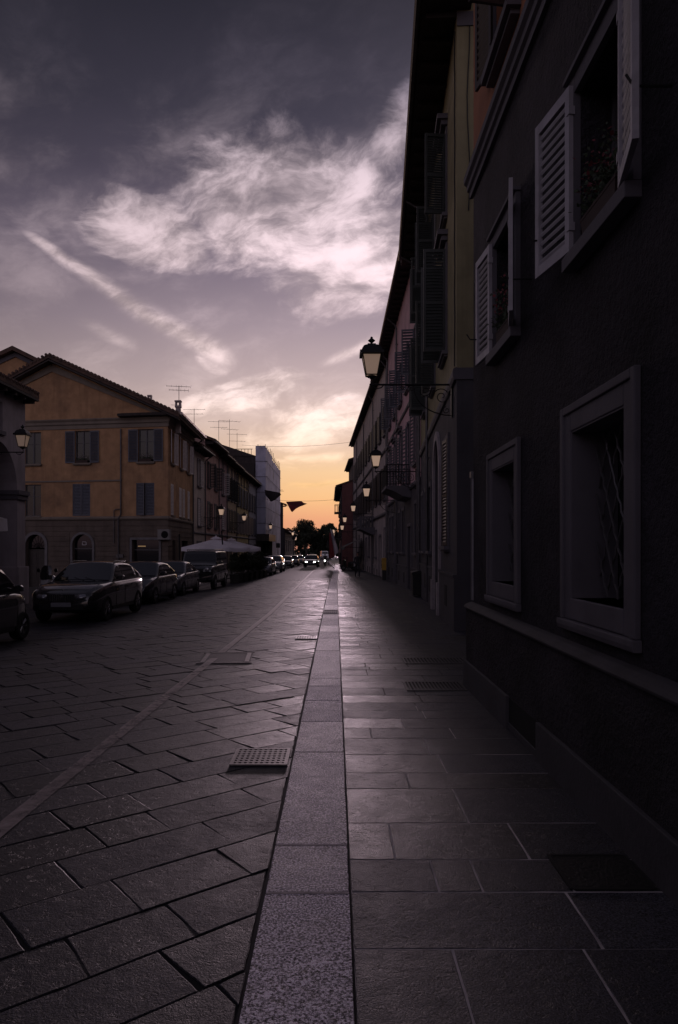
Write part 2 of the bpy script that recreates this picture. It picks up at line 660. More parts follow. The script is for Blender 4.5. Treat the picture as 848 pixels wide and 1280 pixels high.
FARDIRT = mat('distant ground', (.05, .046, .048), rough=.9, var=.3, vscale=.05)
sheet('ground', FARDIRT, [-900, -60, -14, 0, 14, 60, 900], [-400, -60, 0, 60, 150, 400, 1500, 5000], -.45)
sheet('road_bed', JOINT, [-16, -8, -.36], [-16, 0, 25, 50, 75, 100], -.109, xf=kerb_x)
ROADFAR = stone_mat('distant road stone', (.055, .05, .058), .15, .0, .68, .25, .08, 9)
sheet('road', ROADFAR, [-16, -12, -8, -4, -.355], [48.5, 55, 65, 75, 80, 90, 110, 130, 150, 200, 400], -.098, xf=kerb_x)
sheet('pavement_bed', MORTAR, [.0775, .7, 1.4, 2.0], [-16, -2, 2, 5, 8.0], -.0022, xf=kerb_x)
sheet('pavement_bed', JOINT, [.0775, 1.2, 2.5, 9.0], [8.0, 25, 40, 60, 80, 100, 150], -.0042, xf=kerb_x)
sheet('kerb_joint', JOINT, [.03, .0775], [-16, 0, 8, 25, 40, 60, 80, 100, 150], -.014, xf=kerb_x)


def clip_x(poly, xm):
    out = []
    for i in range(len(poly)):
        a, b = poly[i], poly[(i + 1) % len(poly)]
        ia, ib = a[0] <= xm, b[0] <= xm
        if ia:
            out.append(a)
        if ia != ib:
            t = (xm - a[0]) / (b[0] - a[0])
            out.append((xm, a[1] + (b[1] - a[1]) * t))
    return out


def slab(mb, poly, z0, tx=0, ty=0, bev=.008, thick=.06, ragged=0, rr=rng):
    """one stone: worn bevelled edge, own tilt; poly in plan (x, d)"""
    cx = sum(p[0] for p in poly) / len(poly)
    cy = sum(p[1] for p in poly) / len(poly)
    if ragged:
        q = []
        n = len(poly)
        for i in range(n):
            a, b = poly[i], poly[(i + 1) % n]
            L = math.hypot(b[0] - a[0], b[1] - a[1])
            if L < .02:
                q.append(a)
                continue
            k = max(2, int(L / .07))
            for j in range(k):
                t = j / k
                x, y = a[0] + (b[0] - a[0]) * t, a[1] + (b[1] - a[1]) * t
                inn = abs(rr.gauss(0, ragged))
                if rr.random() < .07 and ragged > .003:
                    inn += rr.uniform(.006, .026)
                if j == 0:
                    inn += rr.uniform(.003, .012) * (1 if ragged > .003 else .25)
                l = math.hypot(cx - x, cy - y)
                q.append((x + (cx - x) / l * inn, y + (cy - y) / l * inn))
        poly = q
    n = len(poly)

    def pt(x, y, dz):
        return (x, y, gz(y) + z0 + (x - cx) * tx + (y - cy) * ty + dz)
    top, mid, bot = [], [], []
    for x, y in poly:
        l = math.hypot(cx - x, cy - y) or 1
        top.append(pt(x + (cx - x) / l * bev * 1.6, y + (cy - y) / l * bev * 1.6, 0))
        mid.append(pt(x, y, -bev * .9))
        bot.append(pt(x, y, -thick))
    V = top + mid + bot
    F = [tuple(range(n))]
    for i in range(n):
        j = (i + 1) % n
        F.append((i, n + i, n + j, j))
        F.append((n + i, 2 * n + i, 2 * n + j, n + j))
    mb.add(V, F)


def build_road():
    r = random.Random(21)
    mb = MB()
    A = R(39.5)
    ca, sa = math.cos(A), math.sin(A)

    def w(u, v):
        return (u * ca - v * sa, u * sa + v * ca)
    v = -14.0
    while v < 52:
        h = r.uniform(.37, .47)
        u = -24 + r.uniform(0, .8)
        while u < 42:
            L = r.choice((r.uniform(.42, .62), r.uniform(.55, .85), r.uniform(.7, 1.0)))
            x, d = w(u + L / 2, v + h / 2)
            if -13.5 < x < .6 and -2 < d < 50.5:
                g = .0032
                poly = [w(u + g, v + g), w(u + L - g, v + g), w(u + L - g, v + h - g), w(u + g, v + h - g)]
                sk = r.uniform(-.03, .03)
                poly[0] = (poly[0][0] + sk * ca, poly[0][1] + sk * sa)
                poly = clip_x(poly, -.385 - r.uniform(0, .012))
                if len(poly) >= 3:
                    area = abs(sum(poly[i][0] * poly[(i + 1) % len(poly)][1] - poly[(i + 1) % len(poly)][0] * poly[i][1]
                                   for i in range(len(poly)))) / 2
                    if area > .012:
                        near = d < 13 and x > -8
                        slab(mb, poly, -.1 + r.gauss(0, .0015), r.gauss(0, .003), r.gauss(0, .003), .0042 if near else .006, .03,
                             .0028 if near else 0, r)
            u += L
        v += h
    o = mb.build('road_paving', ROADSTONE, recalc=False)
    tag(o, kind='structure')


build_road()


def build_pavement():
    r = random.Random(5)
    mb = MB()
    rows = [-2.0, -1.4, -.8, -.2, .4, .95, 1.5, 2.05, 2.55, 3.09, 3.61, 3.99, 4.53, 5.19, 5.56, 6.07, 6.60, 6.98, 7.4, 7.75]
    cuts = {3.09: [1.15], 3.61: [.52, .74, 1.2], 3.99: [.33, 1.08], 4.53: [.84], 5.19: [.54], 5.56: [.86], 6.07: [.80], 6.60: [.33, 1.1]}
    d = rows[-1]
    while d < 62:
        d += r.uniform(.26, .5)
        rows.append(d)
    for a, b in zip(rows, rows[1:]):
        xr = 1.72 if a < 9.0 else (3.3 if a < 22 else 3.75)
        if a > 9 and a < 15.6:
            xr = 4.6
        if a in cuts:
            xs = [.073] + cuts[a] + [xr]
        else:
            xs = [.073]
            while xs[-1] < xr - .45:
                xs.append(xs[-1] + r.choice((r.uniform(.35, .6), r.uniform(.5, 1.0), r.uniform(.8, 1.3))))
            xs[-1] = max(xs[-1], xr)
        sl = r.uniform(-.003, .003)
        for x0, x1 in zip(xs, xs[1:]):
            g = .0042 if a < 8 else .006
            off = kerb_x(a)
            poly = [(x0 + g + off, a + g + sl * x0), (x1 - g + off, a + g + sl * x1), (x1 - g + off, b - g + sl * x1), (x0 + g + off, b - g + sl * x0)]
            slab(mb, poly, r.uniform(-.0004, .0008), 0, 0, .0018, .03, .0014 if a < 9 else 0, r)
    o = mb.build('pavement', WALKSTONE, recalc=False)
    tag(o, kind='structure')
    # further pavement as plain strips of stone
    sheet('pavement_far', WALKSTONE, [.085, 1.5, 9.0], [61.9, 70, 80, 90, 110, 130, 150, 200, 400], .001, xf=kerb_x)


build_pavement()


def build_kerb():
    r = random.Random(11)
    mb = MB()
    j = [-2.2, -.6, 1.15, 3.60, 4.19, 6.14, 7.25, 8.28, 9.18, 9.76, 12.5, 14.3, 15.45]
    while j[-1] < 150:
        j.append(j[-1] + r.uniform(.7, 2.2))
    for a, b in zip(j, j[1:]):
        m = (a + b) / 2
        ox0, ox1 = kerb_x(a), kerb_x(b)
        g = .007
        poly = [(-.352 + ox0, a + g), (.068 + ox0, a + g), (.068 + ox1, b - g), (-.352 + ox1, b - g)]
        slab(mb, poly, .002 + r.gauss(0, .0006), 0, 0, .003 if b < 9 else .006, .16, .0018 if m < 16 else 0, r)
    o = mb.build('kerb', KERBSTONE, recalc=False)
    tag(o, kind='structure')
    mb = MB()
    for a in (3.60, 4.19, 6.14):
        mb.box(-.345, .066, a - .0085, a + .0085, gz(a) - .05, gz(a) + .0020)
    tag(mb.build('kerb_mortar', mat('kerb mortar', (.62, .54, .52), rough=.9, var=.35, vscale=14)), kind='structure')


build_kerb()


def lane_marking():
    m, nt, p = nodes_of('worn road paint')
    N, Lk = nt.nodes, nt.links
    tc = N.new('ShaderNodeTexCoord')
    n = N.new('ShaderNodeTexNoise')
    n.inputs['Scale'].default_value = 7
    n.inputs['Detail'].default_value = 9
    n.inputs['Roughness'].default_value = .72
    Lk.new(tc.outputs['Object'], n.inputs['Vector'])
    n2 = N.new('ShaderNodeTexNoise')
    n2.inputs['Scale'].default_value = .8
    n2.inputs['Detail'].default_value = 3
    Lk.new(tc.outputs['Object'], n2.inputs['Vector'])
    sp = N.new('ShaderNodeSeparateXYZ')
    Lk.new(tc.outputs['Object'], sp.inputs[0])
    wr = N.new('ShaderNodeMapRange')                 # the paint covers more solidly along the far stretch
    Lk.new(sp.outputs[1], wr.inputs[0])
    wr.inputs[1].default_value, wr.inputs[2].default_value = 11, 17
    wr.inputs[3].default_value, wr.inputs[4].default_value = 0, .30
    ad = N.new('ShaderNodeMath')
    ad.operation = 'MULTIPLY_ADD'
    Lk.new(n2.outputs[0], ad.inputs[0])
    ad.inputs[1].default_value = .6
    Lk.new(n.outputs[0], ad.inputs[2])
    r = N.new('ShaderNodeMapRange')
    r.inputs[1].default_value, r.inputs[2].default_value = .56, .98
    r.inputs[3].default_value, r.inputs[4].default_value = .12, .85
    a2 = N.new('ShaderNodeMath')
    Lk.new(ad.outputs[0], a2.inputs[0])
    Lk.new(wr.outputs[0], a2.inputs[1])
    Lk.new(a2.outputs[0], r.inputs[0])
    Lk.new(r.outputs[0], p.inputs['Alpha'])
    p.inputs['Base Color'].default_value = (.40, .33, .31, 1)
    p.inputs['Roughness'].default_value = .6
    mb = MB()
    ds = [1.5 + i * .5 for i in range(110)] + [60, 70, 80, 100, 120]
    V, F = [], []
    for i, d in enumerate(ds):
        x = -2.17 + (.22 * min(1, max(0, (d - 5) / 16))) - .006 * max(0, d - 22)
        hw = .064
        V += [(x - hw, d, gz(d) - .0885), (x + hw, d, gz(d) - .0885)]
        if i:
            F.append((2 * i - 2, 2 * i - 1, 2 * i + 1, 2 * i))
    mb.add(V, F)
    tag(mb.build('lane_marking', m), kind='structure')


lane_marking()


# ------------------------------------------------------------------ drains and covers
def grate(name, label, cat, x, d, w, l, z, nx, nd, rz=0.0, mat_=CASTIRON, fr=.03, group=None, pit=BLACKHOLE):
    t = thing(name, label, cat, (x, d, gz(d) + z), rz, group)
    mb = MB()
    mb.box(-w / 2, w / 2, -l / 2, l / 2, 0, .004)
    mb.build('pit', pit, t)
    mb = MB()
    for s in (-1, 1):
        mb.box(s * w / 2 - fr / 2, s * w / 2 + fr / 2, -l / 2 - fr / 2, l / 2 + fr / 2, 0, .013)
        mb.box(-w / 2 + fr / 2, w / 2 - fr / 2, s * l / 2 - fr / 2, s * l / 2 + fr / 2, 0, .0128)
    mb.build('rim', mat_, t)
    mb = MB()
    for i in range(1, nx):
        q = -w / 2 + w * i / nx
        mb.box(q - w / nx * .24, q + w / nx * .24, -l / 2 + fr / 2, l / 2 - fr / 2, .004, .0115)
    for i in range(1, nd):
        q = -l / 2 + l * i / nd
        mb.box(-w / 2 + fr / 2, w / 2 - fr / 2, q - l / nd * .22, q + l / nd * .22, .0042, .0122)
    mb.build('bars', mat_, t)
    return t


grate('drain_grate', 'square iron drain grate with rows of holes beside the kerb in the road', 'drain', -.655, 6.32, .46, .46, -.096, 10, 7)
grate('drain_grate', 'small worn drain grate close to the kerb farther up the road', 'drain', -.62, 15.2, .42, .40, -.096, 8, 5, mat_=VENTIRON)
grate('drain_grate', 'long slotted grate let into the granite kerb stones', 'drain', -.145, 20.6, .38, 1.2, .004, 7, 2, mat_=SLOTGRATE)
grate('vent_grate', 'nearer slatted basement vent grate in the pavement by the dark wall', 'vent', 1.25, 9.15, .72, .55, -.003, 16, 1, pit=JOINT, mat_=VENTIRON)
grate('vent_grate', 'farther slatted basement vent grate in the pavement by the dark wall corner', 'vent', 1.55, 11.3, .95, .55, -.003, 18, 1, pit=JOINT, mat_=VENTIRON)

t = thing('manhole_cover', 'rectangular dark manhole cover with pale ends across the lane line', 'manhole', (-1.86, 12.3, gz(12.3) - .096), R(4))
mb = MB()
mb.box(-.42, .42, -.55, .55, 0, .008)
mb.build('cover_plate', mat('manhole iron', (.03, .027, .028), rough=.75, metal=.3, var=.4, vscale=30, bump=.4, bscale=50), t)
mb = MB()
for s in (-1, 1):
    mb.box(s * .36 - .035, s * .36 + .035, -.5, .5, .008, .014)
    mb.box(-.45, .45, s * .57 - .02, s * .57 + .02, 0, .012)
mb.build('rim', CASTIRON, t)

t = thing('access_cover', 'plain black square metal cover in the pavement at lower right', 'cover', (1.40, 3.83, gz(3.83) + .003))
mb = MB()
mb.box(-.2, .2, -.19, .19, 0, .005)
mb.build('cover_plate', mat('black steel plate', (.008, .008, .009), rough=.6, metal=.4, bump=.3, bscale=40), t)
mb = MB()
for s in (-1, 1):
    mb.box(s * .21 - .01, s * .21 + .01, -.2, .2, 0, .006)
    mb.box(-.2, .2, s * .2 - .01, s * .2 + .01, 0, .0065)
mb.build('rim', IRON, t)


# ------------------------------------------------------------------ building helpers
def frame_M(p0, p1, root=(0, 0)):
    """local x along the facade p0->p1, local y outward (left of the direction), z up; in root-local space"""
    a = math.atan2(p1[1] - p0[1], p1[0] - p0[0])
    return Matrix.Translation((p0[0] - root[0], p0[1] - root[1], 0)) @ Matrix.Rotation(a, 4, 'Z')


def wall(mb, u0, u1, z0, z1, holes=(), depth=.28, y=0.0, mi=0, mr_=None):
    holes = [h for h in holes if h[0] < u1 and h[1] > u0 and h[2] < z1 and h[3] > z0]
    us = sorted({u0, u1} | {min(max(h[k], u0), u1) for h in holes for k in (0, 1)})
    zs = sorted({z0, z1} | {min(max(h[k], z0), z1) for h in holes for k in (2, 3)})
    for a, b in zip(us, us[1:]):
        for c, d in zip(zs, zs[1:]):
            m, n = (a + b) / 2, (c + d) / 2
            if any(h[0] < m < h[1] and h[2] < n < h[3] for h in holes):
                continue
            mb.quad((a, y, c), (b, y, c), (b, y, d), (a, y, d), mi)
    mr_ = mi if mr_ is None else mr_
    for h in holes:
        a, b, c, d = h[:4]
        dp = h[4] if len(h) > 4 else depth
        e = y - dp
        mb.quad((a, y, c), (a, e, c), (a, e, d), (a, y, d), mr_)
        mb.quad((b, y, c), (b, y, d), (b, e, d), (b, e, c), mr_)
        mb.quad((a, y, d), (a, e, d), (b, e, d), (b, y, d), mr_)
        mb.quad((a, y, c), (b, y, c), (b, e, c), (a, e, c), mr_)


def arch_fill(mb, uc, w, zs, depth, y=0.0, n=14, mi=0):
    r = w / 2
    ze = zs + r
    P = [(uc - r * math.cos(math.pi * i / n), zs + r * math.sin(math.pi * i / n)) for i in range(n + 1)]
    for (a, b), (c, d) in zip(P, P[1:]):
        mb.quad((a, y, b), (c, y, d), (c, y, ze), (a, y, ze), mi)
        mb.quad((a, y, b), (a, y - depth, b), (c, y - depth, d), (c, y, d), mi)


def arch_band(mb, uc, w, zb, zs, fw, y0, y1, n=14, mi=0):
    """a pale surround: two jambs and an archivolt, from y0 to y1 (proud)"""
    r = w / 2
    for s in (-1, 1):
        a, b = sorted((uc + s * r, uc + s * (r + fw)))
        mb.box(a, b, y0, y1, zb, zs, mi)
    for i in range(n):
        q0, q1 = math.pi * i / n, math.pi * (i + 1) / n
        A = [(uc - rr * math.cos(q), zs + rr * math.sin(q)) for rr, q in ((r, q0), (r + fw, q0), (r + fw, q1), (r, q1))]
        V = [(p[0], yy, p[1]) for yy in (y0, y1) for p in A]
        mb.add(V, [(0, 1, 2, 3), (4, 5, 6, 7), (0, 1, 5, 4), (1, 2, 6, 5), (2, 3, 7, 6), (3, 0, 4, 7)], mi)


def shutter_mb(M, uh, yh, z0, w, h, side, ang, slats=16, th=.035, steep=False):
    """one louvred leaf; side=+1 hinges at its low-u edge; ang = opening angle in degrees"""
    q = R(ang)
    dx, dy = side * math.cos(q), math.sin(q)
    L = Matrix(((dx, -dy * side, 0, uh), (dy, dx * side, 0, yh), (0, 0, 1, z0), (0, 0, 0, 1)))
    mb = MB(M @ L)
    st = min(.06, w * .13)
    mb.box(0, st, -th / 2, th / 2, 0, h)
    mb.box(w - st, w, -th / 2, th / 2, 0, h)
    rails = [0, h - st * 1.3] if slats < 26 else [0, h * .46, h - st * 1.3]
    for rz in rails:
        mb.box(st, w - st, -th / 2 + .001, th / 2 - .001, rz, rz + st * 1.3)
    if slats <= 2:
        mb.box(st, w - st, -th * .25, th * .25, st * 1.3, h - st * 1.3)
    else:
        zz0, zz1 = st * 1.3, h - st * 1.3
        p = (zz1 - zz0) / slats
        for i in range(slats):
            zc = zz0 + p * (i + .5)
            if any(abs(zc - (r_ + st * .65)) < st * .65 for r_ in rails):
                continue
            a, td = (min(p * .85, .06), th * .42) if not steep else (p * .25, .004)
            mb.add([(st, -td, zc + a * .55), (w - st, -td, zc + a * .55), (w - st, td, zc - a * .55), (st, td, zc - a * .55),
                    (st, -td, zc + a * .55 - .008), (w - st, -td, zc + a * .55 - .008), (w - st, td, zc - a * .55 - .008),
                    (st, td, zc - a * .55 - .008)],
                   [(0, 1, 2, 3), (7, 6, 5, 4), (0, 4, 5, 1), (1, 5, 6, 2), (2, 6, 7, 3), (3, 7, 4, 0)])
    # stay bar hinges
    for hz in (h * .15, h * .85):
        mb.box(-.012, .03, -th / 2 - .006, th / 2 + .006, hz - .03, hz + .03)
    return mb


SASHN = 0


def window(root, M, uc, z0, w, h, frame=None, fw=.12, proj=.05, rec=.2, shut=None, smat=None, slats=14, sill=True, hood=False,
           sash=WOODGREY, sproj=.14, mull=True, smatl=None, sw=None, yh=None, shz=(0, 0), steep=False):
    """recessed sash window; the window is a part, its pane, sill and shutters are its sub-parts"""
    a, b = uc - w / 2, uc + w / 2
    mb = MB(M)
    e = -rec
    s = .055
    mb.box(a, a + s, e, e + .05, z0, z0 + h, 1)
    mb.box(b - s, b, e, e + .05, z0, z0 + h, 1)
    mb.box(a + s, b - s, e, e + .048, z0 + h - s, z0 + h, 1)
    mb.box(a + s, b - s, e, e + .048, z0, z0 + s, 1)
    if mull:
        mb.box(uc - s * .8, uc + s * .8, e, e + .058, z0 + s, z0 + h - s, 1)
        mb.box(a + s, uc - s * .8, e, e + .044, z0 + h * .62, z0 + h * .62 + .03, 1)
        mb.box(uc + s * .8, b - s, e, e + .044, z0 + h * .62, z0 + h * .62 + .03, 1)
    if frame is not None:
        mb.box(a - fw, a, .002, proj, z0, z0 + h + fw)
        mb.box(b, b + fw, .002, proj, z0, z0 + h + fw)
        mb.box(a, b, .002, proj - .002, z0 + h, z0 + h + fw)
    if hood:
        mb.box(a - fw - .08, b + fw + .08, .002, .26, z0 + h + fw + .16, z0 + h + fw + .28)
        mb.box(a - fw - .02, b + fw + .02, .002, .16, z0 + h + fw + .04, z0 + h + fw + .16)
    win = mb.build('window', [frame or sash, sash], root)
    mb = MB(M)
    mb.box(a + .01, b - .01, e - .03, e + .012, z0 + .01, z0 + h - .01)
    mb.build('pane', GLASS, win)
    if sill:
        mb = MB(M)
        mb.box(a - fw - .05, b + fw + .05, -.05, sproj, z0 - .09, z0 - .002)
        mb.box(a - fw, b + fw, .002, sproj - .05, z0 - .14, z0 - .09)
        mb.build('sill', smatl or frame or sash, win)
    if shut is not None:
        y = yh if yh is not None else .04
        ww = sw or w / 2
        for side, ang in ((1, shut[0]), (-1, shut[1])):
            if ang is None:
                continue
            uh = a if side == 1 else b
            shutter_mb(M, uh, y, z0 + .01 + shz[0], ww - .006, h - .02 + shz[1], side, ang, slats, steep=steep).build('shutter', smat, win)
    return win


def gable_roof(root, M, u0, u1, ze, ov, depth, pitch=.36, end=.25, th=.16, name='roof', m=TILES, back=None):
    """ridge parallel to the facade"""
    back = back or depth
    yr = -depth / 2
    zr = ze + (ov - yr) * pitch
    mb = MB(M)
    prof = [(ov, ze), (ov, ze + th), (yr, zr + th), (-depth - .4, zr + th - (depth + .4 + yr) * pitch), (-depth - .4, zr - (depth + .4 + yr) * pitch), (yr, zr)]
    mb.prism(prof, u0 - end, u1 + end, 'x')
    # tile courses along the eave, as a row of half-round ends
    r = mb.build(name, m, root)
    mb = MB(M)
    n = int((u1 - u0 + 2 * end) / .24)
    for i in range(n):
        u = u0 - end + .12 + i * .24
        mb.tube([(u, ov + .03, ze + th + .01), (u, ov - 2.2, ze + th + .01 + (2.23) * pitch)], .065, 5)
    mb.build('tile_rows', m, r)
    return r


def antenna(x, y, z, h, label, n=5, rz=0.3, w=.9):
    t = thing('tv_antenna', label, 'antenna', (x, y, z), rz, 'rooftop aerials')
    mb = MB()
    mb.tube([(0, 0, -.3), (0, 0, h)], .02, 5)
    mb.build('mast', IRON, t)
    mb = MB()
    for k, zz in enumerate((h * .95, h * .7)):
        L = w * (1.0 if k == 0 else .8)
        mb.tube([(-L, 0, zz), (L, 0, zz)], .013, 4)
        for i in range(n):
            q = -L + 2 * L * i / (n - 1)
            mb.tube([(q, -.25 - .05 * i, zz), (q, .25 + .05 * i, zz)], .008, 4)
    mb.build('elements', IRON, t)
    return t


def chimney(root_roof, M, u, y, z, w, h, m):
    mb = MB(M)
    mb.box(u - w / 2, u + w / 2, y - w / 2, y + w / 2, z - 1.2, z + h)
    mb.box(u - w * .65, u + w * .65, y - w * .65, y + w * .65, z + h, z + h + .1)
    for s in (-1, 1):
        mb.box(u + s * w * .45 - .05, u + s * w * .45 + .05, y - w * .5, y + w * .5, z + h + .1, z + h + .35)
    mb.box(u - w * .7, u + w * .7, y - w * .7, y + w * .7, z + h + .35, z + h + .43)
    return mb.build('chimney', m, root_roof)


def pipe(root, M, u, z0, z1, y=.09, r=.05, m=PIPE, top=None):
    mb = MB(M)
    pts = [(u, y, z0), (u, y, z1)]
    if top:
        pts += [(u, y + .08, z1 + .18), (u, top, z1 + .55)]
    mb.tube(pts, r, 8)
    z = z0 + .6
    while z < z1:
        mb.box(u - r - .012, u + r + .012, .001, y + r + .008, z, z + .035)
        z += 2.1
    return mb.build('downpipe', m, root)


# materials of the houses
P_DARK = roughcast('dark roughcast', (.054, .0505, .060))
P_DARKBASE = roughcast('dark roughcast plinth', (.050, .047, .055))
T_GREY = mat('grey stone trim', (.115, .107, .122), rough=.75, var=.2, vscale=3, bump=.25, bscale=40, bdist=.006, stain=(.06, .055, .06), stain_scale=1.5, stain_amt=.6)
T_BASE = mat('dark base strip', (.06, .057, .062), rough=.75, var=.25, vscale=2, bump=.3, bscale=25)
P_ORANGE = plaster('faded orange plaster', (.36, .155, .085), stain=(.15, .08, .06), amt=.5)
P_OCHRE = plaster('brown ochre plaster', (.42, .25, .135), stain=(.13, .085, .06), amt=.6, var=.2)
P_YELLOW = plaster('olive yellow plaster', (.27, .24, .14), stain=(.12, .10, .06))
P_PINK = plaster('dusty pink plaster', (.58, .38, .41), stain=(.16, .11, .12))
P_BEIGE = plaster('grey beige plaster', (.46, .395, .375), stain=(.12, .10, .095))
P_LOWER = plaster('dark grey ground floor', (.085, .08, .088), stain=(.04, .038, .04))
P_RED = plaster('dull red plaster', (.22, .10, .095))
P_PALE = plaster('pale plaster', (.50, .43, .38))
P_ROSE = plaster('rose plaster', (.46, .30, .26))
P_MAUVE = plaster('mauve plaster', (.38, .25, .255))
P_TAN = plaster('tan plaster', (.42, .33, .23))
P_CREAM = plaster('straw plaster', (.46, .38, .20))
P_BLUEG = plaster('blue grey plaster', (.33, .33, .37))
P_ARCADE = plaster('grey arcade plaster', (.34, .30, .315), stain=(.09, .075, .075))
SH_GREY = mat('pale grey shutter paint', (.42, .40, .43), rough=.5, var=.15, vscale=6, stain=(.14, .12, .12), stain_scale=2, stain_amt=.5)
SH_BLUE = mat('blue grey shutter paint', (.085, .09, .112), rough=.5, var=.2, vscale=6)
SH_LIGHT = mat('light shutter paint', (.62, .57, .55), rough=.6, var=.2, vscale=6)
SH_GREEN = mat('dark green shutter paint', (.028, .034, .032), rough=.45, var=.2, vscale=6)
SH_BROWN = mat('dark brown shutter paint', (.045, .032, .028), rough=.45, var=.2, vscale=6)
DOORWOOD = mat('dark door timber', (.035, .027, .024), rough=.5, var=.3, vscale=5, bump=.2, bscale=30)
SOFFIT = mat('dark eave timber', (.05, .042, .04), rough=.8, var=.3, vscale=4)


# ------------------------------------------------------------------ near dark building on the right
def near_building():
    x, d0, d1 = 1.76, -14.0, 9.2
    root = thing('town_house', 'near dark roughcast house with lattice windows and louvred shutters along the pavement', 'house', (x, d0, 0))
    M = frame_M((0, 0), (0, d1 - d0))
    U = lambda d: d - d0
    L = d1 - d0
    gw = [(4.34, 5.32), (7.02, 8.02), (1.55, 2.55)]
    fw = [(4.27, 5.17), (6.98, 7.86), (1.35, 2.25)]
    GZ0, GZ1 = 1.33, 2.56
    FZ0, FZ1 = 3.82, 4.97
    holes = [(U(a), U(b), GZ0, GZ1, .34) for a, b in gw] + [(U(a), U(b), FZ0, FZ1, .30) for a, b in fw]
    mb = MB(M)
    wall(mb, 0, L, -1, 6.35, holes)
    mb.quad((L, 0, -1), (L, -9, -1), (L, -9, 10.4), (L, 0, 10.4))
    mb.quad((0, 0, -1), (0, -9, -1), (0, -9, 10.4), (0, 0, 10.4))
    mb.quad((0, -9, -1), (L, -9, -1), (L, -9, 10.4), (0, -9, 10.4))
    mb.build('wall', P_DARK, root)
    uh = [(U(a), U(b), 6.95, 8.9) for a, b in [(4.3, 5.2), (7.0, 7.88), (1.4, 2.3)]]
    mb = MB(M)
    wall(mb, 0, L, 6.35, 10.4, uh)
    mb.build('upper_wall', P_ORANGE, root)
    # plinth, ledge, base strip with a basement opening
    mb = MB(M)
    mb.box(0, L + .06, .001, .085, -1, .93)
    mb.build('plinth', P_DARKBASE, root)
    mb = MB(M)
    mb.prism([(.002, .93), (.105, .93), (.11, .95), (.098, .965), (.088, .975), (.05, .995), (.002, 1.01)], 0, L + .10, 'x')
    mb.build('plinth_ledge', LEDGE, root, bevel=.004)
    mb = MB(M)
    for a, b in ((0, U(5.92)), (U(6.95), L + .09)):
        mb.box(a, b, .0855, .12, -1, .27)
    mb.box(U(5.92), U(6.95), .0855, .1, -1, .02)
    mb.build('base_strip', T_BASE, root, bevel=.006)
    mb = MB(M)
    mb.box(U(5.93), U(6.94), .0856, .091, .02, .26)
    mb.build('basement_opening', BLACKHOLE, root)
    # cornice between the storeys
    mb = MB(M)
    mb.prism([(.001, 6.18), (.04, 6.18), (.045, 6.25), (.075, 6.27), (.08, 6.33), (.115, 6.36), (.12, 6.43), (.09, 6.46), (.001, 6.52)], -.05, L + .05, 'x')
    mb.build('cornice', T_GREY, root)
    # eave and roof
    mb = MB(M)
    mb.box(-.2, L + .2, -.2, .75, 10.32, 10.4)
    mb.build('eave', SOFFIT, root)
    gable_roof(root, M, 0, L, 10.42, .75, 9)
    # ground-floor windows: moulded stone surround, deep reveal, lattice grille
    for a, b in gw:
        u0, u1 = U(a), U(b)
        o = .165
        mb = MB(M)
        for (p, q, r, s) in ((u0 - o, u0, GZ0 - .16, GZ1 + o), (u1, u1 + o, GZ0 - .16, GZ1 + o), (u0, u1, GZ1, GZ1 + o)):
            mb.box(p, q, .002, .028, r, s)
        for (p, q, r, s) in ((u0 - o - .035, u0 - o + .03, GZ0 - .16, GZ1 + o + .03), (u1 + o - .03, u1 + o + .035, GZ0 - .16, GZ1 + o + .03),
                             (u0 - o + .031, u1 + o - .031, GZ1 + o - .03, GZ1 + o + .03)):
            mb.box(p, q, .0022, .045, r, s)
        win = mb.build('window', T_GREY, root, bevel=.008)
        mb = MB(M)
        mb.box(u0 + .001, u0 + .012, -.32, .02, GZ0 + .001, GZ1 - .001)
        mb.box(u1 - .012, u1 - .001, -.32, .02, GZ0 + .001, GZ1 - .001)
        mb.box(u0 + .013, u1 - .013, -.32, .02, GZ1 - .012, GZ1 - .001)
        mb.build('reveal_lining', T_GREY, win)
        mb = MB(M)
        mb.box(u0 - .001, u1 + .001, -.33, .03, GZ0 - .155, GZ0 - .0)
        mb.prism([(.003, GZ0 - .235), (.055, GZ0 - .235), (.065, GZ0 - .20), (.065, GZ0 - .162), (.003, GZ0 - .161)], u0 - o - .05, u1 + o + .05, 'x')
        mb.build('sill', T_GREY, win, bevel=.006)
        mb = MB(M)
        mb.box(u0 + .005, u1 - .005, -.36, -.325, GZ0, GZ1)
        mb.build('pane', GLASS, win)
        mb = MB(M)
        # diamond lattice of wavy bars
        k = 5
        w, h = u1 - u0, GZ1 - GZ0
        st = w / k
        for s in (-1, 1):
            for i in range(-8, 9):
                pts = []
                for t in range(25):
                    q = t / 24
                    uu = u0 + w * .5 + i * st + s * (q - .5) * h * .55 + .012 * math.sin(q * h / st * 3.4 * math.pi + i)
                    if u0 + .01 < uu < u1 - .01:
                        pts.append((uu, -.17 + .010 * s, GZ0 + .02 + q * (h - .04)))
                if len(pts) > 2:
                    mb.tube(pts, .009, 5)
        mb.build('grille', mat('lattice iron', (.10, .095, .10), rough=.5, metal=.3), win)
    # first-floor windows with louvred shutters folded back
    for wi, (a, b) in enumerate(fw):
        u0, u1 = U(a), U(b)
        win = window(root, M, (u0 + u1) / 2, FZ0, u1 - u0, FZ1 - FZ0, T_GREY, .13, .05, .27, shut=(167, 175.5) if wi else (166, 170), smat=SH_GREY, slats=15, steep=True,
                     sill=False, yh=.07, sw=.55, shz=(.0, .06))
        mb = MB(M)
        mb.box(u0 - .13, u1 + .13, -.27, .10, FZ0 - .10, FZ0 - .002)
        mb.build('sill', T_GREY, win, bevel=.005)
        mb = MB(M)
        mb.box(u0 - .15, u1 + .15, .002, .085, FZ1 + .131, FZ1 + .165)
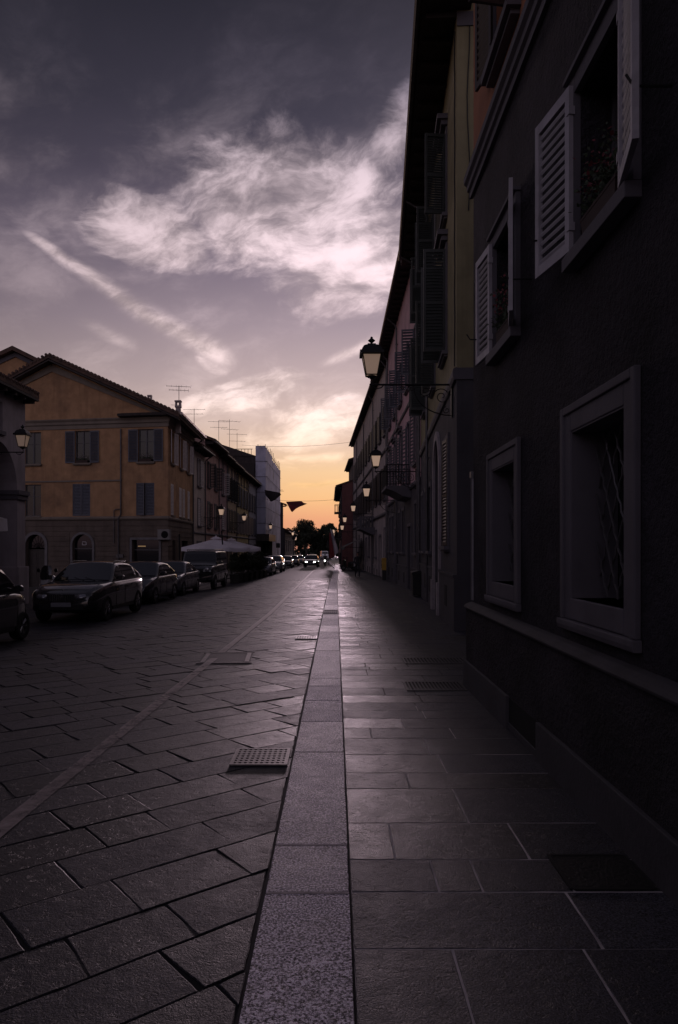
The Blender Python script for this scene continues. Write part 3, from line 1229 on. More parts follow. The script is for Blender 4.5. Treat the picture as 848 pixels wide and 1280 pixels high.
        mb.build('drip_mould', T_GREY, win)
        # iron holders for the leaves
        mb = MB(M)
        for uu in (u0 - .5, u1 + .5):
            mb.tube([(uu, 0, FZ0 + .3), (uu, .2, FZ0 + .3), (uu, .24, FZ0 + .36)], .008, 5)
        mb.build('shutter_stay', IRON, win)
    for a, b, c, d in uh:
        window(root, M, (a + b) / 2, c, b - a, d - c, T_GREY, .12, .04, .2, shut=(100, 168), smat=SH_BROWN, slats=22, yh=.05)
    # conduit on the corner
    mb = MB(M)
    mb.tube([(L + .06, -.02, 1.03), (L + .06, -.02, 2.65)], .045, 8)
    mb.box(L + .01, L + .11, -.07, .03, 2.60, 2.68)
    mb.build('conduit', PIPEPALE, root)
    return root


near_building()


def flower_box(x, y, z, rz, L, label, blossom, seed, leaves=140, group='flower boxes on sills', hgt=.38):
    r = random.Random(seed)
    t = thing('flower_box', label, 'flower box', (x, y, z), rz, group)
    mb = MB()
    mb.loft([[(-L / 2 * k, -.07 * k, h), (L / 2 * k, -.07 * k, h), (L / 2 * k, .07 * k, h), (-L / 2 * k, .07 * k, h)] for k, h in ((.9, 0), (1, .15), (1.04, .15), (1.04, .17))])
    mb.build('box', mat('terracotta pot', (.05, .03, .025), rough=.8, var=.2), t)
    mb = MB()
    mf = MB()
    for i in range(leaves * 4):
        cx = r.uniform(-L / 2, L / 2)
        zz = .15 + abs(r.gauss(0, .42)) * hgt + .03
        cy = r.gauss(0, .06)
        a = Vector((r.gauss(0, 1), r.gauss(0, 1), r.gauss(0, 1))).normalized() * r.uniform(.010, .024)
        b = a.orthogonal().normalized() * r.uniform(.007, .018)
        c = Vector((cx, cy, zz))
        tgt = mf if (blossom and zz > .30 and r.random() < .45) else mb
        tgt.quad(c - a, c - b, c + a, c + b)
    for i in range(7):
        cx = -L / 2 + L * (i + .5) / 7
        mb.tube([(cx, 0, .12), (cx + r.uniform(-.05, .05), r.uniform(-.04, .04), .15 + hgt * .7)], .006, 4)
    mb.build('foliage', leaf_mat('potted leaves', (.035, .05, .025)), t, recalc=False)
    if blossom:
        mf.build('blossoms', mat('blossom ' + label[:12], blossom, rough=.6, island=.3), t, recalc=False)
    return t


flower_box(1.78, 4.72, 3.822, R(90), .62, 'box of dark red geraniums on the nearer upper shuttered window sill', (.12, .012, .018), 3, 240)
flower_box(1.78, 7.42, 3.822, R(90), .55, 'box of red flowers on the farther upper shuttered window sill', (.14, .015, .02), 4, 200)


# ------------------------------------------------------------------ a row house facing the street
def row_house(name, label, p0, p1, ze, ov, up, low, zlow, wins, depth=9.0, pitch=.34, shm=SH_GREEN, slats=12, trim=T_GREY, doors=(), pipes=(),
              courses=(), dado=None, dado_m=None, near_end=True, hoods=False, roof_end=.06, mull=True, base_z=-1.6, chim=(), sashm=WOODGREY, band_end=False):
    root = thing('town_house' if name is None else name, label, 'house', (p0[0], p0[1], 0))
    M = frame_M(p0, p1, p0)
    L = math.hypot(p1[0] - p0[0], p1[1] - p0[1])
    holes = [(w['u'] - w['w'] / 2, w['u'] + w['w'] / 2, w['z'], w['z'] + w['h'], .22) for w in wins]
    dh = []
    for dr in doors:
        if dr.get('arch'):
            dh.append((dr['u'] - dr['w'] / 2, dr['u'] + dr['w'] / 2, base_z, dr['zs'] + dr['w'] / 2, .4))
        else:
            dh.append((dr['u'] - dr['w'] / 2, dr['u'] + dr['w'] / 2, base_z, dr['zt'], .3))
    yr = -depth / 2
    if low is not None:
        mb = MB(M)
        wall(mb, 0, L, base_z, zlow, holes + dh)
        for dr in doors:
            if dr.get('arch'):
                arch_fill(mb, dr['u'], dr['w'], dr['zs'], .4)
        for uu in (0, L):
            mb.quad((uu, 0, base_z), (uu, -depth, base_z), (uu, -depth, zlow), (uu, 0, zlow))
        mb.build('lower_wall', low, root)
    mb = MB(M)
    zb = zlow if low is not None else base_z
    wall(mb, 0, L, zb, ze + .02, holes + ([] if low is not None else dh))
    if low is None:
        for dr in doors:
            if dr.get('arch'):
                arch_fill(mb, dr['u'], dr['w'], dr['zs'], .4)
    zr = ze + (ov - yr) * pitch
    for uu in (0, L):
        mb.add([(uu, 0, zb), (uu, -depth, zb), (uu, -depth, ze + ov * pitch), (uu, yr, zr), (uu, 0, ze + ov * pitch)], [(0, 1, 2, 3, 4)])
    mb.quad((0, -depth, base_z), (L, -depth, base_z), (L, -depth, ze), (0, -depth, ze))
    mb.build('wall', up, root)
    for (z, hh, pr) in courses:
        mb = MB(M)
        mb.prism([(.001, z), (pr * .6, z), (pr, z + hh * .35), (pr, z + hh * .7), (pr * .8, z + hh), (.001, z + hh + .03)], -.02, L + .02, 'x')
        mb.build('string_course', trim, root)
    if dado:
        mb = MB(M)
        segs = [(0, L)]
        for dr in doors:
            a, b = dr['u'] - dr['w'] / 2 - dr.get('fw', .12) - .02, dr['u'] + dr['w'] / 2 + dr.get('fw', .12) + .02
            segs = [(p, q) for (s, e) in segs for (p, q) in ((s, min(e, a)), (max(s, b), e)) if q - p > .05]
        for s, e in segs:
            mb.box(s, e, .001, .06, base_z, dado)
            mb.box(s, e, .001, .085, dado, dado + .07)
        k = int(L / 3)
        mb.build('plinth', dado_m or low or trim, root)
        for s, e in segs:
            n = int((e - s) / 2.2)
            for i in range(n):
                mb = MB(M)
                c = s + (e - s) * (i + .5) / n
                mb.box(c - .28, c + .28, .0605, .068, dado - .75, dado - .25)
                mb.build('basement_opening', BLACKHOLE, root)
    for w in wins:
        window(root, M, w['u'], w['z'], w['w'], w['h'], w.get('frame', trim), w.get('fw', .12), .045, .18, shut=w.get('shut'), smat=w.get('sm', shm),
               slats=slats, hood=w.get('hood', False), mull=mull, sash=sashm, sw=w.get('sw'))
    for dr in doors:
        a, b = dr['u'] - dr['w'] / 2, dr['u'] + dr['w'] / 2
        fw = dr.get('fw', .14)
        mb = MB(M)
        if dr.get('arch'):
            arch_band(mb, dr['u'], dr['w'], base_z, dr['zs'], fw, .002, .07)
            for s in (-1, 1):
                c = dr['u'] + s * (dr['w'] / 2 + fw / 2)
                mb.box(c - fw * .75, c + fw * .75, .002, .12, base_z, .75)
        else:
            mb.box(a - fw, a, .002, .05, base_z, dr['zt'] + fw)
            mb.box(b, b + fw, .002, .05, base_z, dr['zt'] + fw)
            mb.box(a, b, .002, .05, dr['zt'], dr['zt'] + fw)
        dobj = mb.build('door', dr.get('trim', trim), root)
        mb = MB(M)
        zt = dr['zs'] + dr['w'] / 2 if dr.get('arch') else dr['zt']
        for s0, s1 in ((a, (a + b) / 2 - .008), ((a + b) / 2 + .008, b)):
            mb.box(s0, s1, -.33, -.27, base_z, zt)
            for zz in (.35, 1.4):
                mb.box(s0 + .12, s1 - .12, -.27, -.25, zz + gz(p0[1]), zz + .8 + gz(p0[1]))
        mb.build('door_leaf', dr.get('leaf', DOORWOOD), dobj)
    for (u, z0, z1) in pipes:
        pipe(root, M, u, z0, z1, top=ov)
    mb = MB(M)
    mb.box(.01 - roof_end, L + .05, -.3, ov - .02, ze - .05, ze - .003)
    n = int(L / .75)
    for i in range(n + 1):
        c = .08 + (L - .16) * i / n
        mb.box(c - .05, c + .05, .001, ov - .12, ze - .17, ze - .051)
    mb.build('eave', SOFFIT, root)
    mb = MB(M)
    mb.tube([(-.04 - roof_end, ov + .07, ze - .02), (L + .1, ov + .07, ze - .02)], .075, 7)
    mb.build('gutter', PIPE, root)
    r = gable_roof(root, M, .0, L, ze, ov, depth, pitch, end=roof_end)
    for (u, y, h) in chim:
        chimney(r, M, u, y, ze + (ov - y) * pitch, .5, h, up)
    return root, M, L


def axes(us, z, w, h, **k):
    return [dict(u=u, z=z, w=w, h=h, **k) for u in us]


# ---- right row
Rp = [(2.62, 15.6), (3.43, 29.0), (3.42, 47.0), (2.05, 82.0)]
D1 = 15.6
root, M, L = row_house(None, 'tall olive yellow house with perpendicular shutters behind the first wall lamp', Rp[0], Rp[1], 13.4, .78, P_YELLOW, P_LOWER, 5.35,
    axes([2.75], 6.55, 1.1, 2.55, shut=(92, 96), hood=True) + axes([6.5], 6.55, 1.1, 2.55, shut=(94, 150), hood=True) + axes([10.3], 6.55, 1.1, 2.55, shut=(90, 92), hood=True)
    + axes([2.75], 9.95, 1.05, 2.0, shut=(100, 165), hood=True) + axes([6.5, 10.3], 9.95, 1.05, 2.0, shut=(91, 94))
    + axes([2.35], 1.75, 1.15, 2.6, shut=(6, 6), sm=SH_BROWN) + axes([8.0, 10.1, 12.0], 1.6, .95, 2.1, fw=.16),
    doors=[dict(u=5.1, w=1.85, zs=3.85, arch=True, fw=.26, trim=mat('portal stone', (.34, .30, .31), rough=.8, var=.2, bump=.2))],
    pipes=[(8.45, -.1, 12.75), (13.1, -.1, 12.75)], courses=[(5.35, .24, .09)], dado=1.05, slats=30, roof_end=.9, chim=[(12.0, -2.0, 1.0)])
# white band and cable on the end wall
mb = MB(M)
mb.box(-.03, -.002, -4, .0, 13.0, 13.3)
mb.build('end_band', T_GREY, root)
mb = MB(M)
mb.box(-.03, -.002, -4, .0, 5.35, 5.6)
mb.build('end_band', T_GREY, root)
mb = MB(M)
mb.tube([(.25 + .05 * math.sin(i * 1.7), .02, 5.7 + i * .35) for i in range(22)], .014, 5)
mb.tube([(-.02, -.25 - .03 * math.sin(i), 9.0 + i * .5) for i in range(9)], .012, 5)
mb.build('facade_cable', IRON, root)

u2 = lambda d: d - 29.05
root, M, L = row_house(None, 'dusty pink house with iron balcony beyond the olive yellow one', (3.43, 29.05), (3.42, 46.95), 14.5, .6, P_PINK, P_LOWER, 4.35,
    axes([1.6, 8.8, 12.4, 16.0], 5.3, 1.15, 2.3, shut=(168, 168), hood=True) + axes([5.2], 4.6, 1.2, 2.9, shut=(168, 168))
    + axes([1.6, 5.2, 8.8, 12.4, 16.0], 9.2, 1.1, 2.0, shut=(168, 100), hood=False)
    + axes([1.5, 7.4, 9.6, 13.9, 16.0], 1.5, 1.1, 2.1, fw=.15),
    doors=[dict(u=4.3, w=1.4, zt=2.7), dict(u=11.7, w=1.5, zt=2.8)], pipes=[(.4, -.3, 13.8), (10.6, -.3, 13.8), (17.6, -.3, 13.8)],
    courses=[(4.35, .2, .12), (8.3, .16, .09)], dado=.75, shm=SH_BLUE, slats=14, chim=[(4, -1.5, 1.0)])
# iron balcony
mb = MB(M)
mb.prism([(.001, 4.0), (.35, 4.05), (.8, 4.3), (1.15, 4.42), (1.15, 4.54), (.001, 4.54)], 3.7, 6.9, 'x')
bal = mb.build('balcony', T_GREY, root)
mb = MB(M)
zz = 4.545
for a, b in (((3.75, .05), (3.75, 1.1)), ((3.75, 1.1), (6.85, 1.1)), ((6.85, 1.1), (6.85, .05))):
    for h, r_ in ((.95, .025), (.08, .015), (.72, .012)):
        mb.tube([(a[0], a[1], zz + h), (b[0], b[1], zz + h)], r_, 5)
    n = 8 if abs(b[0] - a[0]) < .1 else 22
    for i in range(n + 1):
        t_ = i / n
        p, q = a[0] + (b[0] - a[0]) * t_, a[1] + (b[1] - a[1]) * t_
        mb.tube([(p, q, zz), (p, q, zz + .95)], .012 if i % 4 else .022, 4)
mb.build('railing', IRON, bal)

LB = math.hypot(82 - 47, 1.37)
root, M, L = row_house(None, 'long grey beige palazzo with stone balcony farther along the right row', (3.42, 47.05), (2.15, 88.0), 14.2, .45, P_BEIGE, P_BEIGE, 3.9,
    axes([2 + 3.45 * i for i in range(11)], 5.0, 1.15, 2.2, shut=(168, 168)) + axes([2 + 3.45 * i for i in range(11)], 9.4, 1.1, 2.0, shut=(168, 168))
    + axes([2 + 3.45 * i for i in (0, 2, 4, 6, 8)], 1.0, 1.1, 2.0),
    doors=[dict(u=2 + 3.45 * i, w=1.5, zt=2.55) for i in (1, 3, 5, 7)], pipes=[(.4, -.4, 13.5), (11.2, -.4, 13.5), (22, -.4, 13.5), (33, -.4, 13.5)],
    courses=[(3.9, .22, .16), (8.2, .2, .12)], dado=.35, shm=SH_BROWN, slats=2)
mb = MB(M)
mb.prism([(.001, 2.75), (.3, 2.8), (.9, 3.1), (1.2, 3.2), (1.2, 3.34), (.001, 3.34)], 10.2, 14.4, 'x')
bal = mb.build('balcony', T_GREY, root)
mb = MB(M)
mb.box(10.25, 14.35, 1.02, 1.17, 4.1, 4.22)
for uu in (10.25, 14.2):
    mb.box(uu, uu + .15, .05, 1.02, 4.1, 4.22)
    mb.box(uu - .02, uu + .17, 1.0, 1.19, 3.34, 4.1)
for i in range(18):
    c = 10.55 + i * .22
    mb.lathe([(.05, 3.34), (.075, 3.5), (.05, 3.8), (.06, 4.1)], 6, (c, 1.1, 0))
for k in range(4):
    for uu in (10.32, 14.28):
        mb.lathe([(.05, 3.34), (.075, 3.5), (.05, 3.8), (.06, 4.1)], 6, (uu, .2 + k * .22, 0))
mb.build('balustrade', T_GREY, bal)

root, M, L = row_house(None, 'low dull red house at the far end of the right row', (.78, 88.6), (.55, 114.0), 9.2, .75, P_RED, None, 0,
    axes([2.2 + 3.6 * i for i in range(7)], 3.4, 1.1, 1.9, shut=(168, 168)) + axes([2.2 + 3.6 * i for i in range(7)], 6.5, 1.1, 1.7, shut=(168, 168)),
    doors=[dict(u=4, w=1.8, zt=2.2), dict(u=9, w=1.8, zt=2.2)], courses=[(2.9, .2, .12), (5.9, .15, .1)], pipes=[(.4, -.6, 8.6)], shm=SH_GREEN, slats=2)
mb = MB(M)
for z in (3.1, 6.2):
    mb.box(1.0, 3.4, .001, .95, z - .2, z)
    for i in range(13):
        mb.tube([(1.05 + i * .19, .9, z), (1.05 + i * .19, .9, z + .9)], .02, 4)
    for uu in (1.05, 3.35):
        for k in range(4):
            mb.tube([(uu, .1 + k * .22, z), (uu, .1 + k * .22, z + .9)], .02, 4)
    mb.tube([(1.05, .02, z + .9), (1.05, .9, z + .9), (3.35, .9, z + .9), (3.35, .02, z + .9)], .03, 4)
mb.build('balcony', IRON, root)
row_house(None, 'dark tall block rising behind the low red house', (2.1, 88.2), (1.8, 100.0), 12.4, .5, P_LOWER, None, 0, [], depth=8)

# house behind the olive one, closing the recess
row_house(None, 'plain pale house set back behind the side recess on the right', (8.2, 9.3), (8.2, 15.5), 9.5, .4, P_PALE, None, 0,
          axes([1.6, 4.4], 1.2, 1.0, 1.6) + axes([1.6, 4.4], 4.6, 1.0, 1.6), depth=6)


# ------------------------------------------------------------------ left: arcaded building
def arcade():
    x, d1, d0 = -11.0, 25.5, -14.0
    root = thing('arcade_building', 'grey arcaded building with round arches and deep eave at the left edge', 'building', (x, d1, 0))
    M = frame_M((0, 0), (0, d0 - d1))
    L = d1 - d0
    mb = MB(M)
    W, sp, zs = 3.0, 3.95, 3.72
    cs = [2.15 + sp * i for i in range(9)]
    holes = [(c - W / 2, c + W / 2, -1, zs + W / 2, .7) for c in cs] + [(c - .42, c + .42, 5.55, 6.5, .25) for c in cs]
    wall(mb, 0, L, -1, 6.9, holes)
    for c in cs:
        arch_fill(mb, c, W, zs, .7, n=20)
    mb.quad((0, 0, -1), (0, -.7, -1), (0, -.7, 6.9), (0, 0, 6.9))
    mb.box(0, L, -9, -3.6, -1, 6.9)
    mb.box(0, L, -3.6, -.7, 5.25, 6.9)
    mb.build('wall', P_ARCADE, root)
    mb = MB(M)
    for i in range(len(cs) + 1):
        a = cs[i - 1] + W / 2 if i else 0
        b = cs[i] - W / 2 if i < len(cs) else L
        mb.box(a - .07, b + .07, -.77, .08, zs - .34, zs - .18)
        mb.box(a - .12, b + .12, -.82, .13, zs - .18, zs - .03)
    mb.build('impost', T_GREY, root)
    for i in range(len(cs) + 1):
        a = cs[i - 1] + W / 2 if i else 0
        b = cs[i] - W / 2 if i < len(cs) else L
        mb = MB(M)
        mb.box(a - .10, b + .10, -.8, .10, -1, 1.05)
        mb.build('pier_base', P_ARCADE, root, bevel=.02)
    mb = MB(M)
    wall(mb, 0, L, -1, 5.25, [(c - .7, c + .7, -1, 2.4, .2) for c in cs[::2]], y=-3.59)
    mb.build('inner_wall', P_BEIGE, root)
    for c in cs[:4]:
        mb = MB(M)
        mb.box(c - .42, c + .42, -.2, -.16, 5.55, 6.5)
        w = mb.build('window', SH_BROWN, root)
        mb = MB(M)
        mb.box(c - .52, c + .52, .002, .08, 5.42, 5.55)
        mb.build('sill', T_GREY, w)
    mb = MB(M)
    mb.box(-.1, L, -.3, .45, 6.9, 6.98)
    for i in range(int(L / .7)):
        mb.box(.1 + i * .7, .2 + i * .7, .001, .38, 6.78, 6.9)
    mb.build('eave', SOFFIT, root)
    gable_roof(root, M, 0, L, 6.99, .45, 9, .40, end=.12)
    return root


arcade()


# ------------------------------------------------------------------ left: the orange corner house
def corner_house():
    C = (-10.2, 43.7)
    al = R(9.5)
    Wd = 15.2
    Dl = (C[0] - Wd * math.cos(al), C[1] + Wd * math.sin(al))
    S = (-10.45, 52.5)
    root = thing('corner_house', 'ochre orange corner house with gable, blue grey shutters and stone ground floor', 'house', (C[0], C[1], 0))
    MF = frame_M(C, Dl, C)                      # front, towards the camera; u grows to the left
    MS = frame_M(S, C, C)                       # street side; u grows towards the camera
    LS = math.hypot(S[0] - C[0], S[1] - C[1])
    fx, fy = (Dl[0] - C[0]) / Wd, (Dl[1] - C[1]) / Wd
    sx, sy = (C[0] - S[0]) / LS, (C[1] - S[1]) / LS
    MR = Matrix(((fx, sx, 0, 0), (fy, sy, 0, 0), (0, 0, 1, 0), (0, 0, 0, 1)))   # depth axis along the street side
    zc, zg = 9.15, 3.45
    peak = Wd / 2
    ze, zp = 9.80, 13.3
    # openings
    FU = [(1.40, 6.96, 1.02, 2.0), (5.57, 6.96, 1.02, 2.0), (8.93, 6.96, 1.12, 2.0), (12.8, 6.96, 1.0, 2.0)]
    FL = [(1.45, 3.68, 1.18, 2.0), (5.65, 3.68, 1.18, 2.0), (8.93, 3.68, 1.12, 2.0), (12.8, 3.68, 1.0, 2.0)]
    SU = [(LS - 1.35, 6.96, .95, 2.0), (LS - 4.3, 6.96, .95, 2.0), (LS - 7.0, 6.96, .95, 2.0)]
    SL = [(LS - 1.35, 3.75, .85, 1.95), (LS - 4.1, 3.75, .85, 1.95), (LS - 5.3, 3.75, .85, 1.95), (LS - 7.2, 3.75, .85, 1.95)]
    H = lambda q: (q[0] - q[2] / 2, q[0] + q[2] / 2, q[1], q[1] + q[3], .22)
    mb = MB(MF)
    wall(mb, 0, Wd, zg, ze, [H(q) for q in FU + FL])
    mb.add([(0, 0, ze), (Wd, 0, ze), (peak, 0, zp)], [(0, 1, 2)])
    mb.M = MS
    wall(mb, 0, LS, zg, ze, [H(q) for q in SU + SL])
    mb.M = MR
    bk = -LS
    mb.add([(0, bk, -1), (Wd, bk, -1), (Wd, bk, ze), (peak, bk, zp), (0, bk, ze)], [(0, 1, 2, 3, 4)])
    mb.quad((Wd, 0, -1), (Wd, bk, -1), (Wd, bk, ze), (Wd, 0, ze))
    mb.build('wall', P_OCHRE, root)
    # rusticated ground floor
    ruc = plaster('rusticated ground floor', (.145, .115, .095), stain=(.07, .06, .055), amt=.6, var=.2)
    gh = [(1.42 - .87, 1.42 + .87, -1, 2.2, .35), (5.57 - .66, 5.57 + .66, -.3, 2.55, .3), (8.75 - .66, 8.75 + .66, -1, 2.55, .35)]
    mb = MB(MF)
    wall(mb, 0, Wd, -1.5, zg, gh)
    arch_fill(mb, 5.57, 1.32, 2.55 - .66, .3)
    arch_fill(mb, 8.75, 1.32, 2.55 - .66, .35)
    mb.M = MS
    wall(mb, 0, LS, -1.5, zg, [(LS - 2.4, LS - 1.4, .6, 2.2, .3), (2.0, 4.2, -1, 2.2, .3)])
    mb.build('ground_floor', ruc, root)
    # rustication joints as shallow raised courses
    mb = MB(MF)
    z = -.35
    while z < 3.3:
        segs = [(0, Wd)]
        for g in gh:
            if z < g[3] + .15:
                segs = [(p, q) for (s, e) in segs for (p, q) in ((s, min(e, g[0] - .2)), (max(s, g[1] + .2), e)) if q - p > .05]
        mb.M = MF
        for s, e in segs:
            mb.box(s if s > 0 else -.028, e, .001, .028, z, z + .27)
        mb.M = MS
        segs = [(0, LS)]
        if z < 2.4:
            segs = [(0, 1.9), (4.3, LS - 2.6), (LS - 1.3, LS)]
        for s, e in segs:
            mb.box(s, e + (.027 if e == LS else 0), .001, .0275, z, z + .27)
        z += .31
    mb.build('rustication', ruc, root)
    # string courses, cornice band, raking cornice
    trim = mat('ochre grey trim', (.21, .175, .14), rough=.8, var=.2, vscale=2, stain=(.1, .08, .07), stain_scale=1, stain_amt=.5)
    for MM, LL, e0, e1 in ((MF, Wd, -.1, .0), (MS, LS, .0, .1)):
        mb = MB(MM)
        mb.prism([(.001, zg - .05), (.09, zg), (.12, zg + .08), (.10, zg + .14), (.001, zg + .2)], e0, LL + e1, 'x')
        mb.build('string_course', trim, root)
        mb = MB(MM)
        mb.prism([(.001, 9.08), (.05, 9.08), (.05, 9.3), (.12, 9.36), (.12, 9.5), (.2, 9.62), (.2, 9.68), (.001, 9.72)], e0, LL + e1, 'x')
        mb.build('cornice', trim, root)
    mb = MB(MF)
    mb.box(2.95, Wd, .001, .05, 5.80, 5.90)
    mb.build('string_course', trim, root)
    sl = (zp - ze) / peak
    mb = MB(MF)
    for a, b in ((.35, peak), (Wd - .35, peak)):
        z0, z1 = ze - .05, zp - .18
        V = [(a, y, z0 - .05) for y in (.001, .07)] + [(b, y, z1 - .42) for y in (.001, .07)] + [(b, y, z1) for y in (.001, .07)] + [(a, y, z0 + .1) for y in (.001, .07)]
        mb.add(V, [(0, 2, 4, 6), (1, 3, 5, 7), (0, 1, 3, 2), (2, 3, 5, 4), (4, 5, 7, 6), (6, 7, 1, 0)])
    mb.build('raking_cornice', trim, root)
    # roof: gable towards the camera with deep overhangs
    ov = .75
    mb = MB(MR)
    e = .85
    zl = zp + .30
    prof = [(-e, zl - (peak + e) * sl), (peak, zl), (Wd + e, zl - (peak + e) * sl), (Wd + e, zl - .22 - (peak + e) * sl), (peak, zl - .24), (-e, zl - .22 - (peak + e) * sl)]
    mb.prism(prof, ov, bk - .2, 'y')
    roof = mb.build('roof', TILES, root)
    mb = MB(MR)
    n = 34
    for s in (-1, 1):
        for i in range(n):
            t0 = (i + .5) / n
            u = peak + s * (peak + e) * t0
            z_ = zl - (peak + e) * t0 * sl + .03
            mb.tube([(u, ov + .05, z_), (u, bk, z_)], .10, 6)
    mb.build('tile_rows', TILES, roof)
    mb = MB(MR)
    for s in (-1, 1):
        a0, a1 = peak + s * (peak + e - .05), peak
        z0 = zl - .24 - (peak + e - .05) * sl
        V = [(a0, y, z0) for y in (ov - .08, 0)] + [(a1, y, zl - .27) for y in (ov - .08, 0)]
        V += [(p[0], p[1], p[2] - .1) for p in V]
        mb.add(V, [(0, 1, 3, 2), (4, 5, 7, 6), (0, 2, 6, 4), (1, 3, 7, 5), (0, 1, 5, 4), (2, 3, 7, 6)])
    mb.M = MS
    mb.box(0, LS, .001, .8, 9.72, 9.8)
    mb.build('eave', SOFFIT, root)
    mb = MB(MS)
    mb.tube([(-.1, .95, 9.76), (LS + .7, .95, 9.76)], .09, 8)
    mb.build('gutter', mat('bright gutter', (.28, .24, .22), rough=.3, metal=.8), root)
    # short return of the eave on the front corner
    mb = MB(MF)
    mb.prism([(.001, 9.62), (.55, 9.7), (.6, 9.84), (.001, 9.98)], -.5, 3.0, 'x')
    mb.build('eave_return', SOFFIT, root)
    # windows
    for i, q in enumerate(FU):
        window(root, MF, q[0], q[1], q[2], q[3], None, .04, .03, .16, shut=(176, 176) if i < 2 else None, smat=SH_BLUE, slats=20, sash=WOODGREY,
               smatl=trim, sw=.62, yh=.03, sproj=.16)
    for i, q in enumerate(FL):
        if i < 2:
            window(root, MF, q[0], q[1], q[2], q[3], None, .0, .03, .16, shut=(2, 2 if i else 14), smat=SH_BLUE, slats=20, sill=False, yh=-.03)
        else:
            window(root, MF, q[0], q[1], q[2], q[3], None, .0, .03, .16, smatl=trim)
    for q in SU:
        window(root, MS, q[0], q[1], q[2], q[3], None, .04, .03, .16, shut=(166, 168), smat=SH_LIGHT, slats=20, smatl=trim, sw=.58, yh=.05)
    for q in SL:
        window(root, MS, q[0], q[1], q[2], q[3], None, .0, .03, .16, shut=(4, 4), smat=SH_LIGHT, slats=20, sill=True, smatl=trim, yh=-.01)
    # arched window with a small square sign, arched door, shop window
    tgr = mat('pale door surround', (.17, .16, .165), rough=.75, var=.2)
    mb = MB(MF)
    arch_band(mb, 5.57, 1.32, -.3, 1.89, .14, .03, .06)
    w = mb.build('arched_window', tgr, root)
    mb = MB(MF)
    mb.box(4.92, 6.22, -.29, -.25, -.3, 2.54)
    mb.build('pane', GLASS, w)
    mb = MB(MF)
    mb.box(4.92, 6.22, -.25, -.2, 1.62, 1.70)
    for s in (-.03, .03):
        pass
    mb.build('transom', WOODGREY, w)
    mb = MB(MF)
    a, b, c, d_ = 5.45, 5.72, 1.88, 2.10
    for (p, q, r_, s_) in ((a, b, d_ - .03, d_), (a, b, c, c + .03), (a, a + .03, c + .03, d_ - .03), (b - .03, b, c + .03, d_ - .03)):
        mb.box(p, q, -.245, -.235, r_, s_)
    mb.build('sign', mat('white sign', (.7, .7, .72), rough=.5), w)
    mb = MB(MF)
    arch_band(mb, 8.75, 1.32, -1, 1.89, .18, .03, .07)
    w = mb.build('arched_door', tgr, root)
    mb = MB(MF)
    for s in (-1, 1):
        a, b = sorted((8.75 + s * .01, 8.75 + s * .655))
        mb.box(a, b, -.34, -.28, -1, 1.62)
        for zz in (-.2, .75):
            mb.box(a + .1, b - .1, -.28, -.262, zz, zz + .75)
    mb.build('door_leaf', DOORWOOD, w)
    mb = MB(MF)
    mb.box(8.1, 9.4, -.34, -.3, 1.7, 2.54)
    mb.build('pane', GLASS, w)
    mb = MB(MF)
    for i in range(1, 8):
        q = math.pi * i / 8
        mb.tube([(8.75, -.27, 1.68), (8.75 - .64 * math.cos(q), -.27, 1.68 + .80 * math.sin(q))], .012, 4)
    mb.tube([(8.75 - .3 * math.cos(math.pi * i / 10), -.27, 1.68 + .3 * math.sin(math.pi * i / 10)) for i in range(11)], .012, 4)
    mb.build('fan_grille', IRON, w)
    mb = MB(MF)
    for (p, q, r_, s_) in ((.41, .55, -1, 2.34), (2.29, 2.43, -1, 2.34), (.55, 2.29, 2.2, 2.34)):
        mb.box(p, q, .03, .07, r_, s_)
    w = mb.build('shop_window', tgr, root)
    mb = MB(MF)
    mb.box(.56, 2.28, -.33, -.29, -1, 2.19)
    mb.build('pane', GLASS, w)
    mb = MB(MF)
    mb.box(.56, 2.28, -.29, -.23, 1.55, 1.62)
    mb.build('transom', WOODGREY, w)
    mb = MB(MF)
    mb.box(1.55, 2.05, -.288, -.28, 1.78, 1.84)
    mb.build('lit_strip', mat('lit strip lamp', (.3, .2, .1), emit=(1, .62, .3), estr=.18), w)
    # street side openings filled
    mb = MB(MS)
    mb.box(LS - 2.39, LS - 1.41, -.28, -.24, .6, 2.19)
    mb.box(2.01, 4.19, -.28, -.24, -1, 2.19)
    mb.build('shop_window', GLASS, root)
    # downpipes and wiring
    mb = MB(MF)
    mb.tube([(3.0, .09, 9.0), (3.0, .09, 3.75), (3.15, .12, 3.5), (3.15, .09, .6)], .05, 8)
    mb.tube([(3.45, .08, 4.0), (3.45, .08, 2.0)], .03, 6)
    mb.tube([(3.45, .08, 4.0), (3.3, .1, 4.08), (3.0, .14, 4.08)], .03, 6)
    mb.box(2.85, 3.3, .03, .12, 1.1, 1.32)
    mb.build('downpipe', PIPE, root)
    mb = MB(MS)
    mb.tube([(.25, .95, 9.72), (.25, .6, 9.4), (.25, .1, 9.1), (.25, .1, -.4)], .055, 8)
    mb.build('downpipe', PIPE, root)
    # chimney
    chimney(roof, MR, -.35, -1.6, 10.1, .30, .42, P_BEIGE)
    chimney(roof, MR, 1.4, -1.0, 10.6, .2, .2, P_BEIGE)
    chimney(roof, MR, 13.2, -.6, 10.95, .3, .5, P_BEIGE)
    # the air conditioner hangs on the wall but is its own thing
    g = MF @ Vector((.12, .06, 2.2))
    ac = thing('air_conditioner', 'wall-hung air conditioner on the corner of the ochre house', 'air conditioner', (C[0] + g.x, C[1] + g.y, g.z), math.atan2(Dl[1] - C[1], Dl[0] - C[0]))
    mb = MB()
    mb.box(-.38, .38, .02, .32, 0, .62)
    mb.build('case', mat('ac case', (.22, .21, .20), rough=.5, var=.15), ac, bevel=.015)
    mb = MB()
